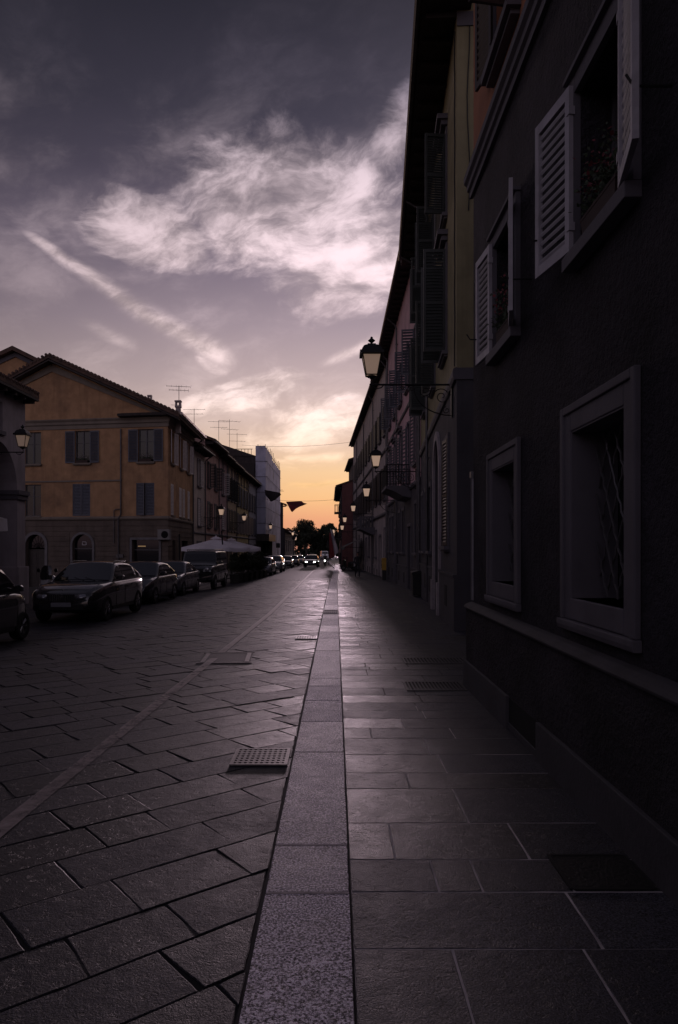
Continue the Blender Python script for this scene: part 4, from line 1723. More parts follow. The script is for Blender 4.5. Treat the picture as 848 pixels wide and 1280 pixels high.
    mb.lathe([(.22, .321), (.22, .335), (.2, .335), (.2, .325)], 20, (-.08, 0, .31), 'y')
    for k in range(6):
        q = math.pi * k / 6
        mb.tube([(-.08 - .2 * math.cos(q), .33, .31 - .2 * math.sin(q)), (-.08 + .2 * math.cos(q), .33, .31 + .2 * math.sin(q))], .006, 4)
    mb.lathe([(.19, .3205), (.001, .3206)], 20, (-.08, 0, .31), 'y')
    mb.build('fan_guard', BLACKHOLE, ac)
    mb = MB()
    for s in (-.3, .3):
        mb.box(s - .02, s + .02, -.05, .32, -.05, -.002)
    mb.build('wall_bracket', IRON, ac)
    # flower boxes
    for i, (q, lb) in enumerate(zip(FU[:2], ('pale flowers in a box under the right upper window of the ochre house front',
                                             'pale flowers in a box under the middle upper window of the ochre house front'))):
        p = MF @ Vector((q[0], .06, q[1]))
        flower_box(C[0] + p.x, C[1] + p.y, q[1], math.atan2(Dl[1] - C[1], Dl[0] - C[0]), .8, lb, (.5, .42, .45), 30 + i, 120)
    return root


corner_house()
antenna(-9.86, 45.25, 10.95, .95, 'dark aerial on the chimney of the ochre corner house', 6, .2, .75)


# tall gable behind
def gable_behind():
    x0, x1, d, bk = -32.0, -18.2, 56.0, 70.0
    root = thing('town_house', 'taller ochre gabled house rising behind the corner house', 'house', (x0, d, 0))
    W = x1 - x0
    pk = 24.9 - 18.2
    ze, zp = 13.6, 16.9
    mb = MB()
    mb.add([(0, 0, -1.5), (W, 0, -1.5), (W, 0, ze), (W - pk, 0, zp), (0, 0, ze)], [(0, 1, 2, 3, 4)])
    mb.quad((W, 0, -1.5), (W, bk - d, -1.5), (W, bk - d, ze), (W, 0, ze))
    mb.quad((0, 0, -1.5), (0, bk - d, -1.5), (0, bk - d, ze), (0, 0, ze))
    mb.add([(0, bk - d, -1.5), (W, bk - d, -1.5), (W, bk - d, ze), (W - pk, bk - d, zp), (0, bk - d, ze)], [(0, 1, 2, 3, 4)])
    mb.build('wall', P_OCHRE, root)
    mb = MB()
    sr, sl = (zp - ze) / pk, (zp - ze) / (W - pk)
    mb.prism([(-.6, ze - .6 * sl + .05), (W - pk, zp + .05), (W + .6, ze - .6 * sr + .05), (W + .6, ze - .6 * sr + .35), (W - pk, zp + .38), (-.6, ze - .6 * sl + .35)], -.6, bk - d + .3, 'y')
    mb.build('roof', TILES, root)
    mb = MB()
    mb.prism([(-.3, ze - .3 * sl - .35), (W - pk, zp - .35), (W + .3, ze - .3 * sr - .35), (W + .3, ze - .3 * sr + .0), (W - pk, zp + .0), (-.3, ze - .3 * sl + .0)], -.12, -.003, 'y')
    mb.build('raking_cornice', T_GREY, root)
    mb = MB()
    mb.box(6.2, 6.8, -.01, .05, 14.2, 14.9)
    mb.build('vent', BLACKHOLE, root)


gable_behind()

# ---- left row beyond the corner house (facade line runs from far to near)
lx = lambda d: -10.47 + .0042 * (d - 52.6)


def lh(label, dn, df, ze, ov, m, n, zf, zg_, hs=2.0, sh=(168, 168), shm=SH_BROWN, slats=10, w=1.0, chim=(), pipes=True, low=None, third=None, hood=False):
    L_ = df - dn
    us = [L_ * (i + .5) / n for i in range(n)]
    ws = axes(us, zf, w, hs, shut=sh, hood=hood) + axes(us, zg_, w, hs, shut=(168, 6))
    if third:
        ws += axes(us, third, w * .8, .8)
    return row_house(None, label, (lx(df), df), (lx(dn), dn), ze, ov, m, low, 2.6, ws, doors=[dict(u=us[0], w=1.5, zt=2.1)] + ([dict(u=us[-1], w=1.6, zt=2.1)] if n > 1 else []),
                     courses=[(2.75, .16, .1)], pipes=[(.2, -.6, ze - .6)] if pipes else (), shm=shm, slats=slats, depth=10, chim=chim, pitch=.38)


lh('narrow pale house right beside the ochre corner house', 52.65, 57.4, 9.1, .7, P_PALE, 1, 6.4, 3.4, shm=SH_LIGHT, slats=14)
lh('rose plastered house with dark open shutters in the left row', 57.5, 64.0, 10.2, .8, P_ROSE, 2, 6.7, 3.4, shm=SH_GREEN, sh=(100, 165), slats=14)
lh('mauve narrow house in the left row', 64.05, 68.6, 10.0, .75, P_MAUVE, 1, 6.6, 3.4, shm=SH_LIGHT, sh=(95, 168), third=8.9)
lh('tan house with tight row of shutters in the left row', 68.65, 75.0, 9.9, .75, P_TAN, 3, 6.4, 3.4, shm=SH_GREEN, sh=(120, 120), w=.9, third=8.7)
lh('straw yellow house with blue grey shutters in the left row', 75.05, 85.0, 9.8, .75, P_CREAM, 4, 6.2, 3.3, shm=SH_BLUE, slats=2, third=8.6)
lh('blue grey house just before the scaffolded building', 85.05, 92.7, 9.8, .7, P_BLUEG, 3, 6.2, 3.3, shm=SH_BLUE, slats=2)
antenna(-12.6, 57.0, 11.5, 1.6, 'lone thin aerial mast on the pale narrow house roof', 3, .1, .4)
antenna(-12.0, 61.0, 12.0, 1.5, 'aerial on the rose house roof with one long boom', 4, .0, .9)
antenna(-11.3, 69.5, 11.8, 2.2, 'nearer tall aerial of the cluster over the left row', 5, .1, 1.0)
antenna(-11.0, 74.5, 11.6, 3.4, 'tallest aerial of the cluster over the left row', 6, .4, 1.1)
antenna(-10.9, 79.5, 11.4, 3.0, 'farther aerial of the cluster over the left row', 5, .2, 1.1)


# scaffolded building wrapped in sheeting
def scaffolded():
    root = thing('scaffolded_building', 'tall building wrapped in pale scaffold sheeting at the end of the left row', 'building', (-10.3, 93, 0))
    mb = MB()
    mb.box(-9.5, -.1, .2, 24, -1.6, 13.6)
    mb.prism([(-10, 13.6), (.0, 13.6), (-4.8, 15.2)], 0, 24.4, 'y')
    mb.build('wall', mat('dark house block', (.06, .05, .05), rough=.9, var=.2), root)
    SH = mat('scaffold sheeting', (.52, .52, .64), rough=.75, var=.12, vscale=.5, bump=.4, bscale=2.5, bdist=.1, stain=(.22, .21, .26), stain_scale=.3, stain_amt=.7)
    r = random.Random(3)

    def sheetface(P0, P1, z0, z1, nu, nz_):
        V = []
        for j in range(nz_ + 1):
            for i in range(nu + 1):
                t_, s_ = i / nu, j / nz_
                x = P0[0] + (P1[0] - P0[0]) * t_
                y = P0[1] + (P1[1] - P0[1]) * t_
                nx, ny = (P1[1] - P0[1]), -(P1[0] - P0[0])
                l = math.hypot(nx, ny)
                b = (.06 * math.sin(t_ * 9 * math.pi) + r.uniform(-.05, .05)) * (1 if 0 < i < nu else 0)
                V.append((x + nx / l * b, y + ny / l * b, z0 + (z1 - z0) * s_ + (.12 * math.sin(t_ * 20) if j == 0 else 0)))
        F = [(j * (nu + 1) + i, j * (nu + 1) + i + 1, (j + 1) * (nu + 1) + i + 1, (j + 1) * (nu + 1) + i) for j in range(nz_) for i in range(nu)]
        return V, F
    mb = MB()
    for a in (sheetface((-.05, -.1), (1.25, -.1), 3.0, 14.9, 8, 12), sheetface((1.25, -.1), (1.25, 9.5), 3.0, 14.7, 16, 12),
              sheetface((1.25, 9.6), (1.32, 23.5), -1.0, 14.2, 24, 14)):
        mb.add(*a)
    mb.build('sheeting', SH, root, smooth=True)
    mb = MB()
    for y in [-.05 + 2.35 * i for i in range(11)]:
        for x in (.25, 1.2):
            mb.tube([(x, y, -1.0), (x, y, 15.0 + (.5 if int(y) % 2 else .1))], .035, 5)
    for z in (.9, 2.9, 4.9, 6.9, 8.9, 10.9, 12.9, 14.6):
        mb.tube([(1.18, -.2, z), (1.18, 23.8, z)], .03, 5)
        mb.tube([(-.1, -.04, z), (1.5 if z > 8 else 1.3, -.04, z)], .03, 5)
        for y in [-.05 + 2.35 * i for i in range(11)]:
            mb.tube([(.1, y, z), (1.3 + (.6 if z in (6.9, 10.9, 13.8) and y > 20 else 0), y, z)], .025, 4)
    for i in range(4):
        mb.tube([(1.22, 2.35 * i, -.6), (1.22, 2.35 * (i + 1), 2.9)], .03, 5)
    for z in (4.9, 6.9, 8.9, 10.9, 12.9):
        mb.tube([(1.36, -.1, z), (1.44, 23.4, z)], .022, 4)
        mb.tube([(-.05, -.2, z), (1.3, -.2, z)], .022, 4)
    mb.build('scaffold_poles', IRON, root)
    mb = MB()
    mb.box(-.1, 1.7, -.4, 9.6, 2.92, 3.02)
    mb.box(1.62, 1.72, -.4, 9.6, 2.6, 3.5)
    mb.box(-.1, 1.62, -.42, -.4, 2.6, 3.5)
    mb.build('protective_deck', DOORWOOD, root)
    # roof terrace railing behind
    mb = MB()
    for i in range(9):
        mb.tube([(-3.9 + i * .42, -.6, 12.6), (-3.9 + i * .42, -.6, 14.4)], .03, 4)
    for z in (13.4, 14.4):
        mb.tube([(-3.9, -.6, z), (-.4, -.6, z)], .04, 4)
    mb.box(-9.5, -.2, -.65, .2, 9.0, 12.6)
    mb.build('roof_terrace', mat('dark terrace', (.035, .03, .03), rough=.9), root)


scaffolded()
row_house(None, 'low dark house beyond the scaffolded building by the trees', (-8.6, 150.0), (-8.3, 118.0), 4.4, .6, P_LOWER, None, 0,
          axes([4 + 6 * i for i in range(5)], 1.2, 1.2, 1.8), depth=9, pitch=.42, chim=[(28, -3, 1.2)])
row_house(None, 'narrow dark house just behind the scaffold', (-8.62, 117.9), (-8.55, 117.0), 8.6, .55, P_LOWER, None, 0, [], depth=7)


# ------------------------------------------------------------------ wall lanterns
LAMPG = {}


def lamp_glass(e):
    k = round(e, 2)
    if k not in LAMPG:
        LAMPG[k] = mat('frosted lamp glass %.2f' % e, (.42, .34, .30), rough=.5, emit=(1.0, .66, .47), estr=e * .4)
    return LAMPG[k]


def spiral(c, r0, r1, turns, a0, n=26, sgn=1):
    return [(c[0] + (r0 + (r1 - r0) * i / n) * math.cos(a0 + sgn * 2 * math.pi * turns * i / n), 0,
             c[1] + (r0 + (r1 - r0) * i / n) * math.sin(a0 + sgn * 2 * math.pi * turns * i / n)) for i in range(n + 1)]


def street_lamp(x, y, z, rz, Lb, label, e=.5, s=1.0, group='wall lanterns on scrolled brackets'):
    """origin at the wall end of the bracket; the arm runs along local +x to the lantern"""
    t = thing('street_lamp', label, 'street lamp', (x, y, z), rz, group)
    mb = MB()
    mb.tube([(0, 0, 0), (Lb + .05, 0, 0)], .022, 8)
    mb.box(-.02, .02, -.05, .05, -.75, .12)
    mb.tube([(.02, 0, -.7)] + [(.02 + .85 * math.sin(q * math.pi / 2 / 10), 0, -.7 + .66 * (1 - math.cos(q * math.pi / 2 / 10))) for q in range(1, 11)], .014, 6)
    for c, r0, r1, tr, a0, sg in (((.23, -.27), .19, .03, 1.6, .6, 1), ((.60, -.15), .13, .02, 1.5, .3, -1), ((.92, -.09), .08, .015, 1.4, .2, 1), ((.12, -.58), .09, .015, 1.3, 1.5, -1),
                                  ((1.12, -.06), .05, .012, 1.2, 1.5, -1)):
        if c[0] < Lb - .15:
            mb.tube(spiral(c, r0, r1, tr, a0, sgn=sg), .011, 5)
    mb.tube([(Lb - .28, 0, 0), (Lb - .22, 0, -.07), (Lb - .1, 0, -.09), (Lb, 0, -.03), (Lb + .02, 0, .06), (Lb, 0, .16)], .014, 6)
    mb.build('bracket', IRON, t)
    b0 = .16
    mb = MB()
    # base dish, corner ribs, rims
    mb.lathe([(.03, b0 - .04), (.05, b0 - .02), (.10, b0), (.12, b0 + .03), (.09, b0 + .045)], 12, (Lb, 0, 0))
    h0, h1, w0, w1 = b0 + .05, b0 + .50, .125, .205
    for sx in (-1, 1):
        for sy in (-1, 1):
            mb.tube([(Lb + sx * w0, sy * w0, h0), (Lb + sx * w1, sy * w1, h1)], .013, 5)
    for w_, h in ((w0, h0), (w1, h1)):
        c = [(Lb - w_, -w_, h), (Lb + w_, -w_, h), (Lb + w_, w_, h), (Lb - w_, w_, h)]
        for a, b in zip(c, c[1:] + c[:1]):
            mb.tube([a, b], .014, 5)
    mb.build('lantern_frame', IRON, t)
    mb = MB()
    q = .008
    mb.loft([[(Lb + sx * (w - q), sy * (w - q), h) for sx, sy in ((-1, -1), (1, -1), (1, 1), (-1, 1))] for w, h in ((w0, h0 + .01), (w1, h1 - .01))])
    mb.build('lamp_glass', lamp_glass(e), t)
    mb = MB()
    pr = [(.27, h1 + .005), (.27, h1 + .07), (.235, h1 + .075), (.215, h1 + .13), (.18, h1 + .19), (.125, h1 + .225), (.10, h1 + .23), (.09, h1 + .26)]
    mb.loft([[(Lb + sx * w, sy * w, h) for sx, sy in ((-1, -1), (1, -1), (1, 1), (-1, 1))] for w, h in pr])
    mb.lathe([(.02, h1 + .26), (.025, h1 + .29), (.075, h1 + .33), (.085, h1 + .345), (.05, h1 + .375), (.025, h1 + .40), (.03, h1 + .42), (.001, h1 + .44)], 12, (Lb, 0, 0))
    mb.build('lantern_cap', IRON, t)
    return t


street_lamp(2.645, 16.4, 5.42, R(180), 1.83, 'nearest wall lantern on a long scrolled bracket against the sky, right row', .36)
street_lamp(3.40, 30.6, 4.95, R(180), 1.70, 'wall lantern beside the iron balcony of the pink house', .75)
street_lamp(3.36, 41.0, 4.42, R(180), 1.62, 'wall lantern between iron and stone balcony in the right row', .85)
street_lamp(2.95, 60.0, 4.55, R(180), 1.50, 'wall lantern just past the stone balcony, right row', .95)
street_lamp(2.45, 72.5, 4.1, R(180), 1.55, 'higher of two far lanterns before the low red house', 1.1)
street_lamp(2.15, 79.5, 3.5, R(180), 1.45, 'lower of two far lanterns before the low red house', 1.1)
street_lamp(.66, 97.0, 3.5, R(180), .9, 'far lantern above the hanging white flag', 1.3)
street_lamp(.60, 106.0, 3.2, R(180), .9, 'farthest right lantern beside the hanging flags', 1.3)
street_lamp(-11.0, 21.8, 4.60, 0, 2.0, 'wall lantern on the grey arcade at the left edge', .2).scale = (.76, .76, .76)
street_lamp(-10.45, 56.0, 4.05, 0, 1.55, 'wall lantern on the rose and pale houses above the cafe parasols', .85)
street_lamp(-10.38, 71.0, 4.2, 0, 1.35, 'wall lantern on the tan house of the left row', .85)
street_lamp(-9.05, 94.0, 4.0, 0, .55, 'small wall lantern at the foot of the scaffold sheeting', .9)
street_lamp(-8.3, 119.0, 3.6, 0, 1.2, 'far lit lantern past the scaffolded building, nearer of two', 1.5)
street_lamp(-8.3, 127.0, 2.9, 0, 1.2, 'far lit lantern past the scaffolded building, farther of two', 1.5)


# ------------------------------------------------------------------ cars
def paint(name, c, r=.28):
    return mat('paint ' + name, c, rough=.25, coat=1.0, metal=.0)


TYRE = mat('tyre rubber', (.012, .012, .012), rough=.85)
RIM = mat('alloy rim', (.20, .20, .21), rough=.35, metal=.9)
TRIMB = mat('black car trim', (.012, .012, .013), rough=.5)
CHROME = mat('chrome', (.6, .6, .6), rough=.12, metal=1)
HEADG = mat('headlamp glass', (.22, .22, .24), rough=.08, coat=1.0, metal=.5)
HEADLIT = mat('lit headlamp', (1, 1, 1), emit=(1, .97, .95), estr=14)
TAILG = mat('tail lamp glass', (.12, .01, .01), rough=.15)
PLATE = mat('number plate', (.22, .22, .24), rough=.5)
CARGLASS = mat('car glass', (.012, .013, .016), rough=.04, spec=.8)


def interp(tab, s):
    if s <= tab[0][0]:
        return tab[0][1]
    for (a, p), (b, q) in zip(tab, tab[1:]):
        if s <= b:
            t = (s - a) / (b - a) if b > a else 0
            t = t * t * (3 - 2 * t) * .5 + t * .5
            return p + (q - p) * t
    return tab[-1][1]


def make_car(label, x, d, rz, P, pm, group='cars parked along the left kerb', detail=True, lit=False, cat='car', roadz=-.098, rails=False):
    """origin on the road under the middle of the car; front towards local -y"""
    t = thing('parked_car' if not lit else 'moving_car', label, cat, (x, d, gz(d) + roadz), rz, group)
    L, W, H = P['L'], P['W'], P['H']
    hw = W / 2
    zb = P.get('gc', .2)
    cowl, rf, rr, rb = P['cowl'], P['rf'], P['rr'], P['rb']
    hood, nose, belt, deck = P['hood'], P['nose'], P['belt'], P['deck']
    wr, fo, wb = P['wr'], P['fo'], P['wb']
    top = [(0, nose - .22), (.05, nose - .08), (.22, nose), (cowl * .55, (nose + hood) / 2 + .025), (cowl, hood), (cowl + .35, belt), (rb - .1, belt + .02), (rb + .02, deck), (L - .12, deck - .03), (L - .03, deck - .12), (L, deck - .28)]
    bx = P.get('boxy', 0)
    wid = [(0, .74 + .2 * bx), (.05, .83 + .13 * bx), (.2, .93 + .05 * bx), (.6, .985), (cowl + .3, 1.0), (L - .6, 1.0), (L - .2, .95 + .03 * bx), (L - .05, .87 + .1 * bx), (L, .80 + .16 * bx)]
    bot = [(0, zb + .16), (.08, zb + .06), (.4, zb), (L - .4, zb + .02), (L - .08, zb + .12), (L, zb + .22)]
    st = sorted({0, .03, .08, .16, .28, .45, .7, cowl * .55, cowl * .8, cowl, cowl + .35, rb - .3, rb, L - .5, L - .28, L - .14, L - .06, L - .02, L} |
                {cowl + .35 + (rb - .65 - cowl) * k / 6 for k in range(1, 6)})
    rings = []
    for s in st:
        w, zt, z0 = hw * interp(wid, s), interp(top, s), interp(bot, s)
        h = zt - z0
        half = [(0, z0), (.7 * w, z0), (.93 * w, z0 + .03), (.985 * w, z0 + .16 * h), (w * (1 - .012), z0 + .36 * h), (w, z0 + .60 * h), (.985 * w, z0 + .82 * h),
                (.955 * w, zt - .045), (.90 * w, zt - .008), (.72 * w, zt + .008), (.35 * w, zt + .022), (0, zt + .026)]
        ring = [(a, s - L / 2, b) for a, b in half] + [(-a, s - L / 2, b) for a, b in half[-2:0:-1]]
        rings.append(ring)
    mb = MB()
    mb.loft(rings)
    body = mb.build('body', [pm, TRIMB], t, smooth=True)
    # wheel arches, cut for real
    cut = MB()
    for yy in (fo - L / 2, fo + wb - L / 2):
        cut.lathe([(wr + .055, -hw - .3), (wr + .055, hw + .3)], 28, (0, yy, wr), 'x')
    co = cut.build('cut', pm)
    md = body.modifiers.new('arches', 'BOOLEAN')
    md.operation = 'DIFFERENCE'
    md.solver = 'EXACT'
    md.object = co
    dg = bpy.context.evaluated_depsgraph_get()
    me = bpy.data.meshes.new_from_object(body.evaluated_get(dg))
    body.modifiers.clear()
    body.data = me
    bpy.data.objects.remove(co)
    for p in me.polygons:
        p.use_smooth = True
    try:
        me.set_sharp_from_angle(angle=R(38))
    except Exception:
        pass
    # underbody
    mb = MB()
    mb.box(-hw * .62, hw * .62, -L / 2 + .35, L / 2 - .35, zb + .02, zb + .3)
    mb.build('underbody', TRIMB, t)
    # cabin
    rh = [(cowl - .04, hood - .03), (rf, H - .045), (rf + .25, H - .01), ((rf + rr) / 2, H), (rr, H - (.05 if not P.get('boxy') else .02)), (rb, deck - .01)]

    def zr(s):
        for (a, p), (b, q) in zip(rh, rh[1:]):
            if s <= b:
                k = (s - a) / (b - a)
                return p + (q - p) * k
        return rh[-1][1]
    wbt, wrf = hw * .925, hw * P.get('tumble', .74)

    def xw(z):
        k = max(0, min(1.1, (z - belt) / (H - belt)))
        return wbt + (wrf - wbt) * (k ** 1.25)
    ss = [cowl - .03 + (rf - cowl + .03) * k / 5 for k in range(6)] + [rf + (rr - rf) * k / 7 for k in range(1, 8)] + [rr + (rb - rr) * k / 5 for k in range(1, 6)]
    rings = []
    zlo = min(hood, belt, deck) - .10
    for s in ss:
        z = max(zr(s), zlo + .04)
        w = xw(z)
        half = [(0, zlo), (wbt, zlo)]
        for k in range(1, 5):
            zz = zlo + (z - .05 - zlo) * k / 4
            half.append((xw(zz), zz))
        half += [(w - .03, z - .018), (w - .09, z), (w * .5, z + .02), (0, z + .025)]
        rings.append([(a, s - L / 2, b) for a, b in half] + [(-a, s - L / 2, b) for a, b in half[-2:0:-1]])
    mb = MB()
    mb.loft(rings)
    cab = mb.build('cabin', pm, t, smooth=True)
    try:
        cab.data.set_sharp_from_angle(angle=R(40))
    except Exception:
        pass

    def pane(name, s0, s1, marg, parent=cab):
        # front or rear glass between two stations
        mb = MB()
        n = 6
        rows = []
        for k in range(5):
            s = s0 + (s1 - s0) * k / 4
            z = zr(s)
            w = xw(z) - marg
            sg = -1 if s0 < L / 2 else 1
            rows.append([((-1 + 2 * i / n) * w, s - L / 2 + sg * .012, z + .024 - .016 * abs(-1 + 2 * i / n) ** 2 + .008) for i in range(n + 1)])
        mb.loft(rows, cap=False, closed=False)
        return mb.build(name, CARGLASS, parent, smooth=True)
    pane('windscreen', cowl + .06, rf - .07, .075)
    pane('rear_window', rb - .12 if P.get('wagon', 1) else rb - .1, rr + .07, .10)
    zs0 = belt + .035
    for sd in (-1, 1):
        spl = P.get('split', (rf + rr) / 2 - .05)
        last = rr + (rb - rr) * .42

        def side(a0, a1, n=5):
            mb = MB()
            lo, hi = [], []
            for k in range(n + 1):
                s = a0 + (a1 - a0) * k / n
                ztop = min(zr(s) - .075, H - .085)
                ztop = max(ztop, zs0 + .005)
                lo.append((sd * (xw(zs0) + .009), s - L / 2, zs0))
                hi.append((sd * (xw(ztop) + .009), s - L / 2, ztop))
            mid = [tuple((sd * (xw((p[2] + q[2]) / 2) + .009), p[1], (p[2] + q[2]) / 2) if i == 0 else 0 for i in (0,))[0] for p, q in zip(lo, hi)]
            mb.loft([lo, mid, hi], cap=False, closed=False)
            return mb.build('side_window', CARGLASS, cab, smooth=True)
        side(cowl + .30, spl - .04)
        side(spl + .04, min(last, rr + .05))
        if last > rr + .2:
            side(rr + .10, last + .1, 3)
    # wheels
    for yy in (fo - L / 2, fo + wb - L / 2):
        for sd in (-1, 1):
            c = (sd * (hw - .105), yy, wr)
            mb = MB()
            mb.lathe([(wr * .66, -.1), (wr * .93, -.105), (wr, -.07), (wr, .07), (wr * .93, .105), (wr * .66, .1)], 28, c, 'x', cap=False)
            mb.lathe([(wr * .66, -.1), (wr * .66, .1)], 28, c, 'x', cap=False)
            wh = mb.build('wheel', TYRE, t, smooth=False)
            mb = MB()
            o = sd * .085
            mb.lathe([(wr * .665, o - sd * .05), (wr * .665, o), (wr * .60, o), (wr * .58, o - sd * .05)], 28, c, 'x', cap=False)
            mb.lathe([(wr * .14, o - sd * .06), (wr * .14, o - sd * .012), (.001, o - sd * .008)], 12, c, 'x', cap=False)
            ns = P.get('spokes', 5)
            for k in range(ns):
                q = 2 * math.pi * k / ns + .3
                for dq in (-.11, .11):
                    A = (c[0] + o - sd * .02, c[1] + wr * .1 * math.cos(q), c[2] + wr * .1 * math.sin(q))
                    B = (c[0] + o - sd * .005, c[1] + wr * .62 * math.cos(q + dq), c[2] + wr * .62 * math.sin(q + dq))
                    mb.tube([A, B], .017, 5)
            mb.build('rim', RIM, wh)
            mb = MB()
            mb.lathe([(wr * .56, o - sd * .075), (.001, o - sd * .074)], 16, c, 'x', cap=False)
            mb.build('brake_disc', TRIMB, wh)
    # front
    yf = -L / 2
    for sd in (-1, 1):
        mb = MB()
        if P.get('round'):
            mb.lathe([(.11, yf - .02), (.11, yf + .1)], 18, (sd * hw * .68, 0, nose - .16), 'y')
            mb.lathe([(.09, yf - .03), (.05, yf - .04), (.001, yf - .045)], 18, (sd * hw * .68, 0, nose - .16), 'y', cap=False)
        else:
            rows = []
            for k in range(6):
                q = k / 5
                xx = hw * (.44 + .475 * q)
                w_here = q
                yy = yf - .035 + .30 * q ** 2.6
                z0_, z1_ = nose - .235 + .03 * q, nose - .11 + .025 * q
                rows.append([(sd * xx, yy - .012, z0_), (sd * (xx + .006), yy - .012, (z0_ + z1_) / 2), (sd * xx, yy + .05, z1_), (sd * (xx - .05), yy + .12, z1_ - .01), (sd * (xx - .05), yy + .12, z0_)])
            mb.loft(rows)
        mb.build('headlight', HEADLIT if lit else HEADG, t, smooth=True)
        mb = MB()
        yr_ = L / 2
        mb.loft([[(sd * hw * q, yr_ - dy_, z) for z in (deck - .32, deck - .12)] + [(sd * hw * q, yr_ - dy_ - .15, z) for z in (deck - .12, deck - .32)] for q, dy_ in ((.62, -.012), (.8, .02), (.92, .14))])
        mb.build('tail_light', TAILG, t)
        # mirror
        mb = MB()
        mx = sd * (hw + .03)
        my = cowl + .42 - L / 2
        mb.loft([[(mx + sd * k * .17, my - .05 * e, belt + .03), (mx + sd * k * .17, my + .05, belt + .03), (mx + sd * k * .17, my + .05, belt + .03 + .12 * e), (mx + sd * k * .17, my - .03 * e, belt + .03 + .12 * e)] for k, e in ((-.55, .5), (-.1, 1), (.5, 1.1), (.8, .8))])
        mb.build('mirror', pm, t, bevel=.012)
        # handles, door seams, sill strip
        if detail:
            mb = MB()
            for hy in (P.get('split', (rf + rr) / 2) - .22, P.get('split', (rf + rr) / 2) + .72):
                mb.box(sd * (hw - .006) - .012, sd * (hw - .006) + .016, hy - L / 2 - .09, hy - L / 2 + .09, belt - .15, belt - .12)
            mb.build('door_handle', pm, t)
            mb = MB()
            zz0 = zb + .18
            h_ = belt - zb
            for sy in (cowl + .28, P.get('split', (rf + rr) / 2 - .05), min(rr + .02, rb - .25)):
                pts = []
                for k in range(5):
                    f = .18 + .62 * k / 4
                    wv = hw * (.985 + .015 * math.sin(f * math.pi))
                    pts.append((sd * (wv - .002), sy - L / 2, zb + f * h_))
                mb.tube(pts, .005, 4)
            mb.build('door_seam', TRIMB, t)
            mb = MB()
            mb.box(sd * (hw - .03) - .015, sd * (hw - .03) + .02, fo + wr + .1 - L / 2, fo + wb - wr - .1 - L / 2, zb + .03, zb + .13)
            mb.build('sill_strip', TRIMB, t)
    mb = MB()
    gw_ = hw * P.get('grw', .40)
    if P.get('twin'):
        for sd in (-1, 1):
            a, b = sorted((sd * .03, sd * gw_))
            mb.box(a, b, yf - .014, yf + .08, nose - .30, nose - .10)
    else:
        mb.box(-gw_, gw_, yf - .014, yf + .08, nose - .27, nose - .12)
    g = mb.build('grille', TRIMB, t, bevel=.012)
    mb = MB()
    for k in range(-5, 6):
        mb.box(k * gw_ / 6 - .006, k * gw_ / 6 + .006, yf - .02, yf - .0145, nose - .28, nose - .12)
    mb.build('grille_bars', CHROME if P.get('twin') else TRIMB, g)
    mb = MB()
    mb.box(-hw * .62, hw * .62, yf - .01, yf + .12, zb + .12, zb + .27)
    for sd in (-1, 1):
        mb.lathe([(.05, yf + .02), (.05, yf + .12)], 12, (sd * hw * .70, 0, zb + .26), 'y')
    mb.build('bumper_intake', TRIMB, t, bevel=.01)
    mb = MB()
    mb.box(-.255, .255, yf - .03, yf - .016, nose - .42, nose - .31)
    mb.build('number_plate', PLATE, t)
    if detail:
        mb = MB()
        mb.lathe([(.04, 0), (.035, .012), (.001, .014)], 14, (0, yf + .16, nose - .008))
        mb.build('badge', CHROME, t)
        mb = MB()
        for sd in (-1, 1):
            yy = cowl - L / 2 + .02
            mb.tube([(sd * .15 + .25, yy, hood + .03), (sd * .15 - .25 + .2, yy + .1, hood + .11)], .008, 4)
        mb.build('wiper', TRIMB, t)
    if rails:
        mb = MB()
        for sd in (-1, 1):
            xx = sd * (wrf - .03)
            mb.tube([(xx, rf + .12 - L / 2, H - .03), (xx, rf + .22 - L / 2, H + .015), (xx, rr - .15 - L / 2, H + .01), (xx, rr + .0 - L / 2, H - .045)], .016, 6)
        mb.build('roof_rail', mat('satin rail', (.25, .24, .23), rough=.3, metal=.9), t)
    return t


SUV = dict(L=4.45, W=1.82, H=1.54, gc=.24, cowl=1.30, rf=2.12, rr=3.50, rb=4.30, tumble=.69, hood=1.02, nose=.86, belt=1.03, deck=1.06, wr=.34, fo=.86, wb=2.76, twin=1, grw=.36, split=2.35)
HATCH = dict(L=4.2, W=1.76, H=1.46, gc=.19, cowl=1.12, rf=1.95, rr=3.10, rb=4.02, tumble=.69, hood=.94, nose=.74, belt=.96, deck=1.0, wr=.315, fo=.84, wb=2.58, split=2.25)
SEDAN = dict(L=4.55, W=1.77, H=1.43, gc=.18, cowl=1.25, rf=2.1, rr=2.95, rb=3.85, tumble=.68, hood=.92, nose=.72, belt=.95, deck=1.0, wr=.315, fo=.88, wb=2.65, split=2.35, wagon=0)
JEEP = dict(L=4.6, W=1.86, H=1.90, gc=.30, cowl=1.25, rf=1.55, rr=4.25, rb=4.45, hood=1.20, nose=1.15, belt=1.22, deck=1.24, wr=.38, fo=.74, wb=2.85, boxy=1, round=1, tumble=.86, grw=.48, split=2.2)
CITY = dict(L=2.7, W=1.56, H=1.55, gc=.2, cowl=.42, rf=1.05, rr=2.1, rb=2.52, hood=.98, nose=.82, belt=.99, deck=1.05, wr=.29, fo=.42, wb=1.87, spokes=6, split=1.95)

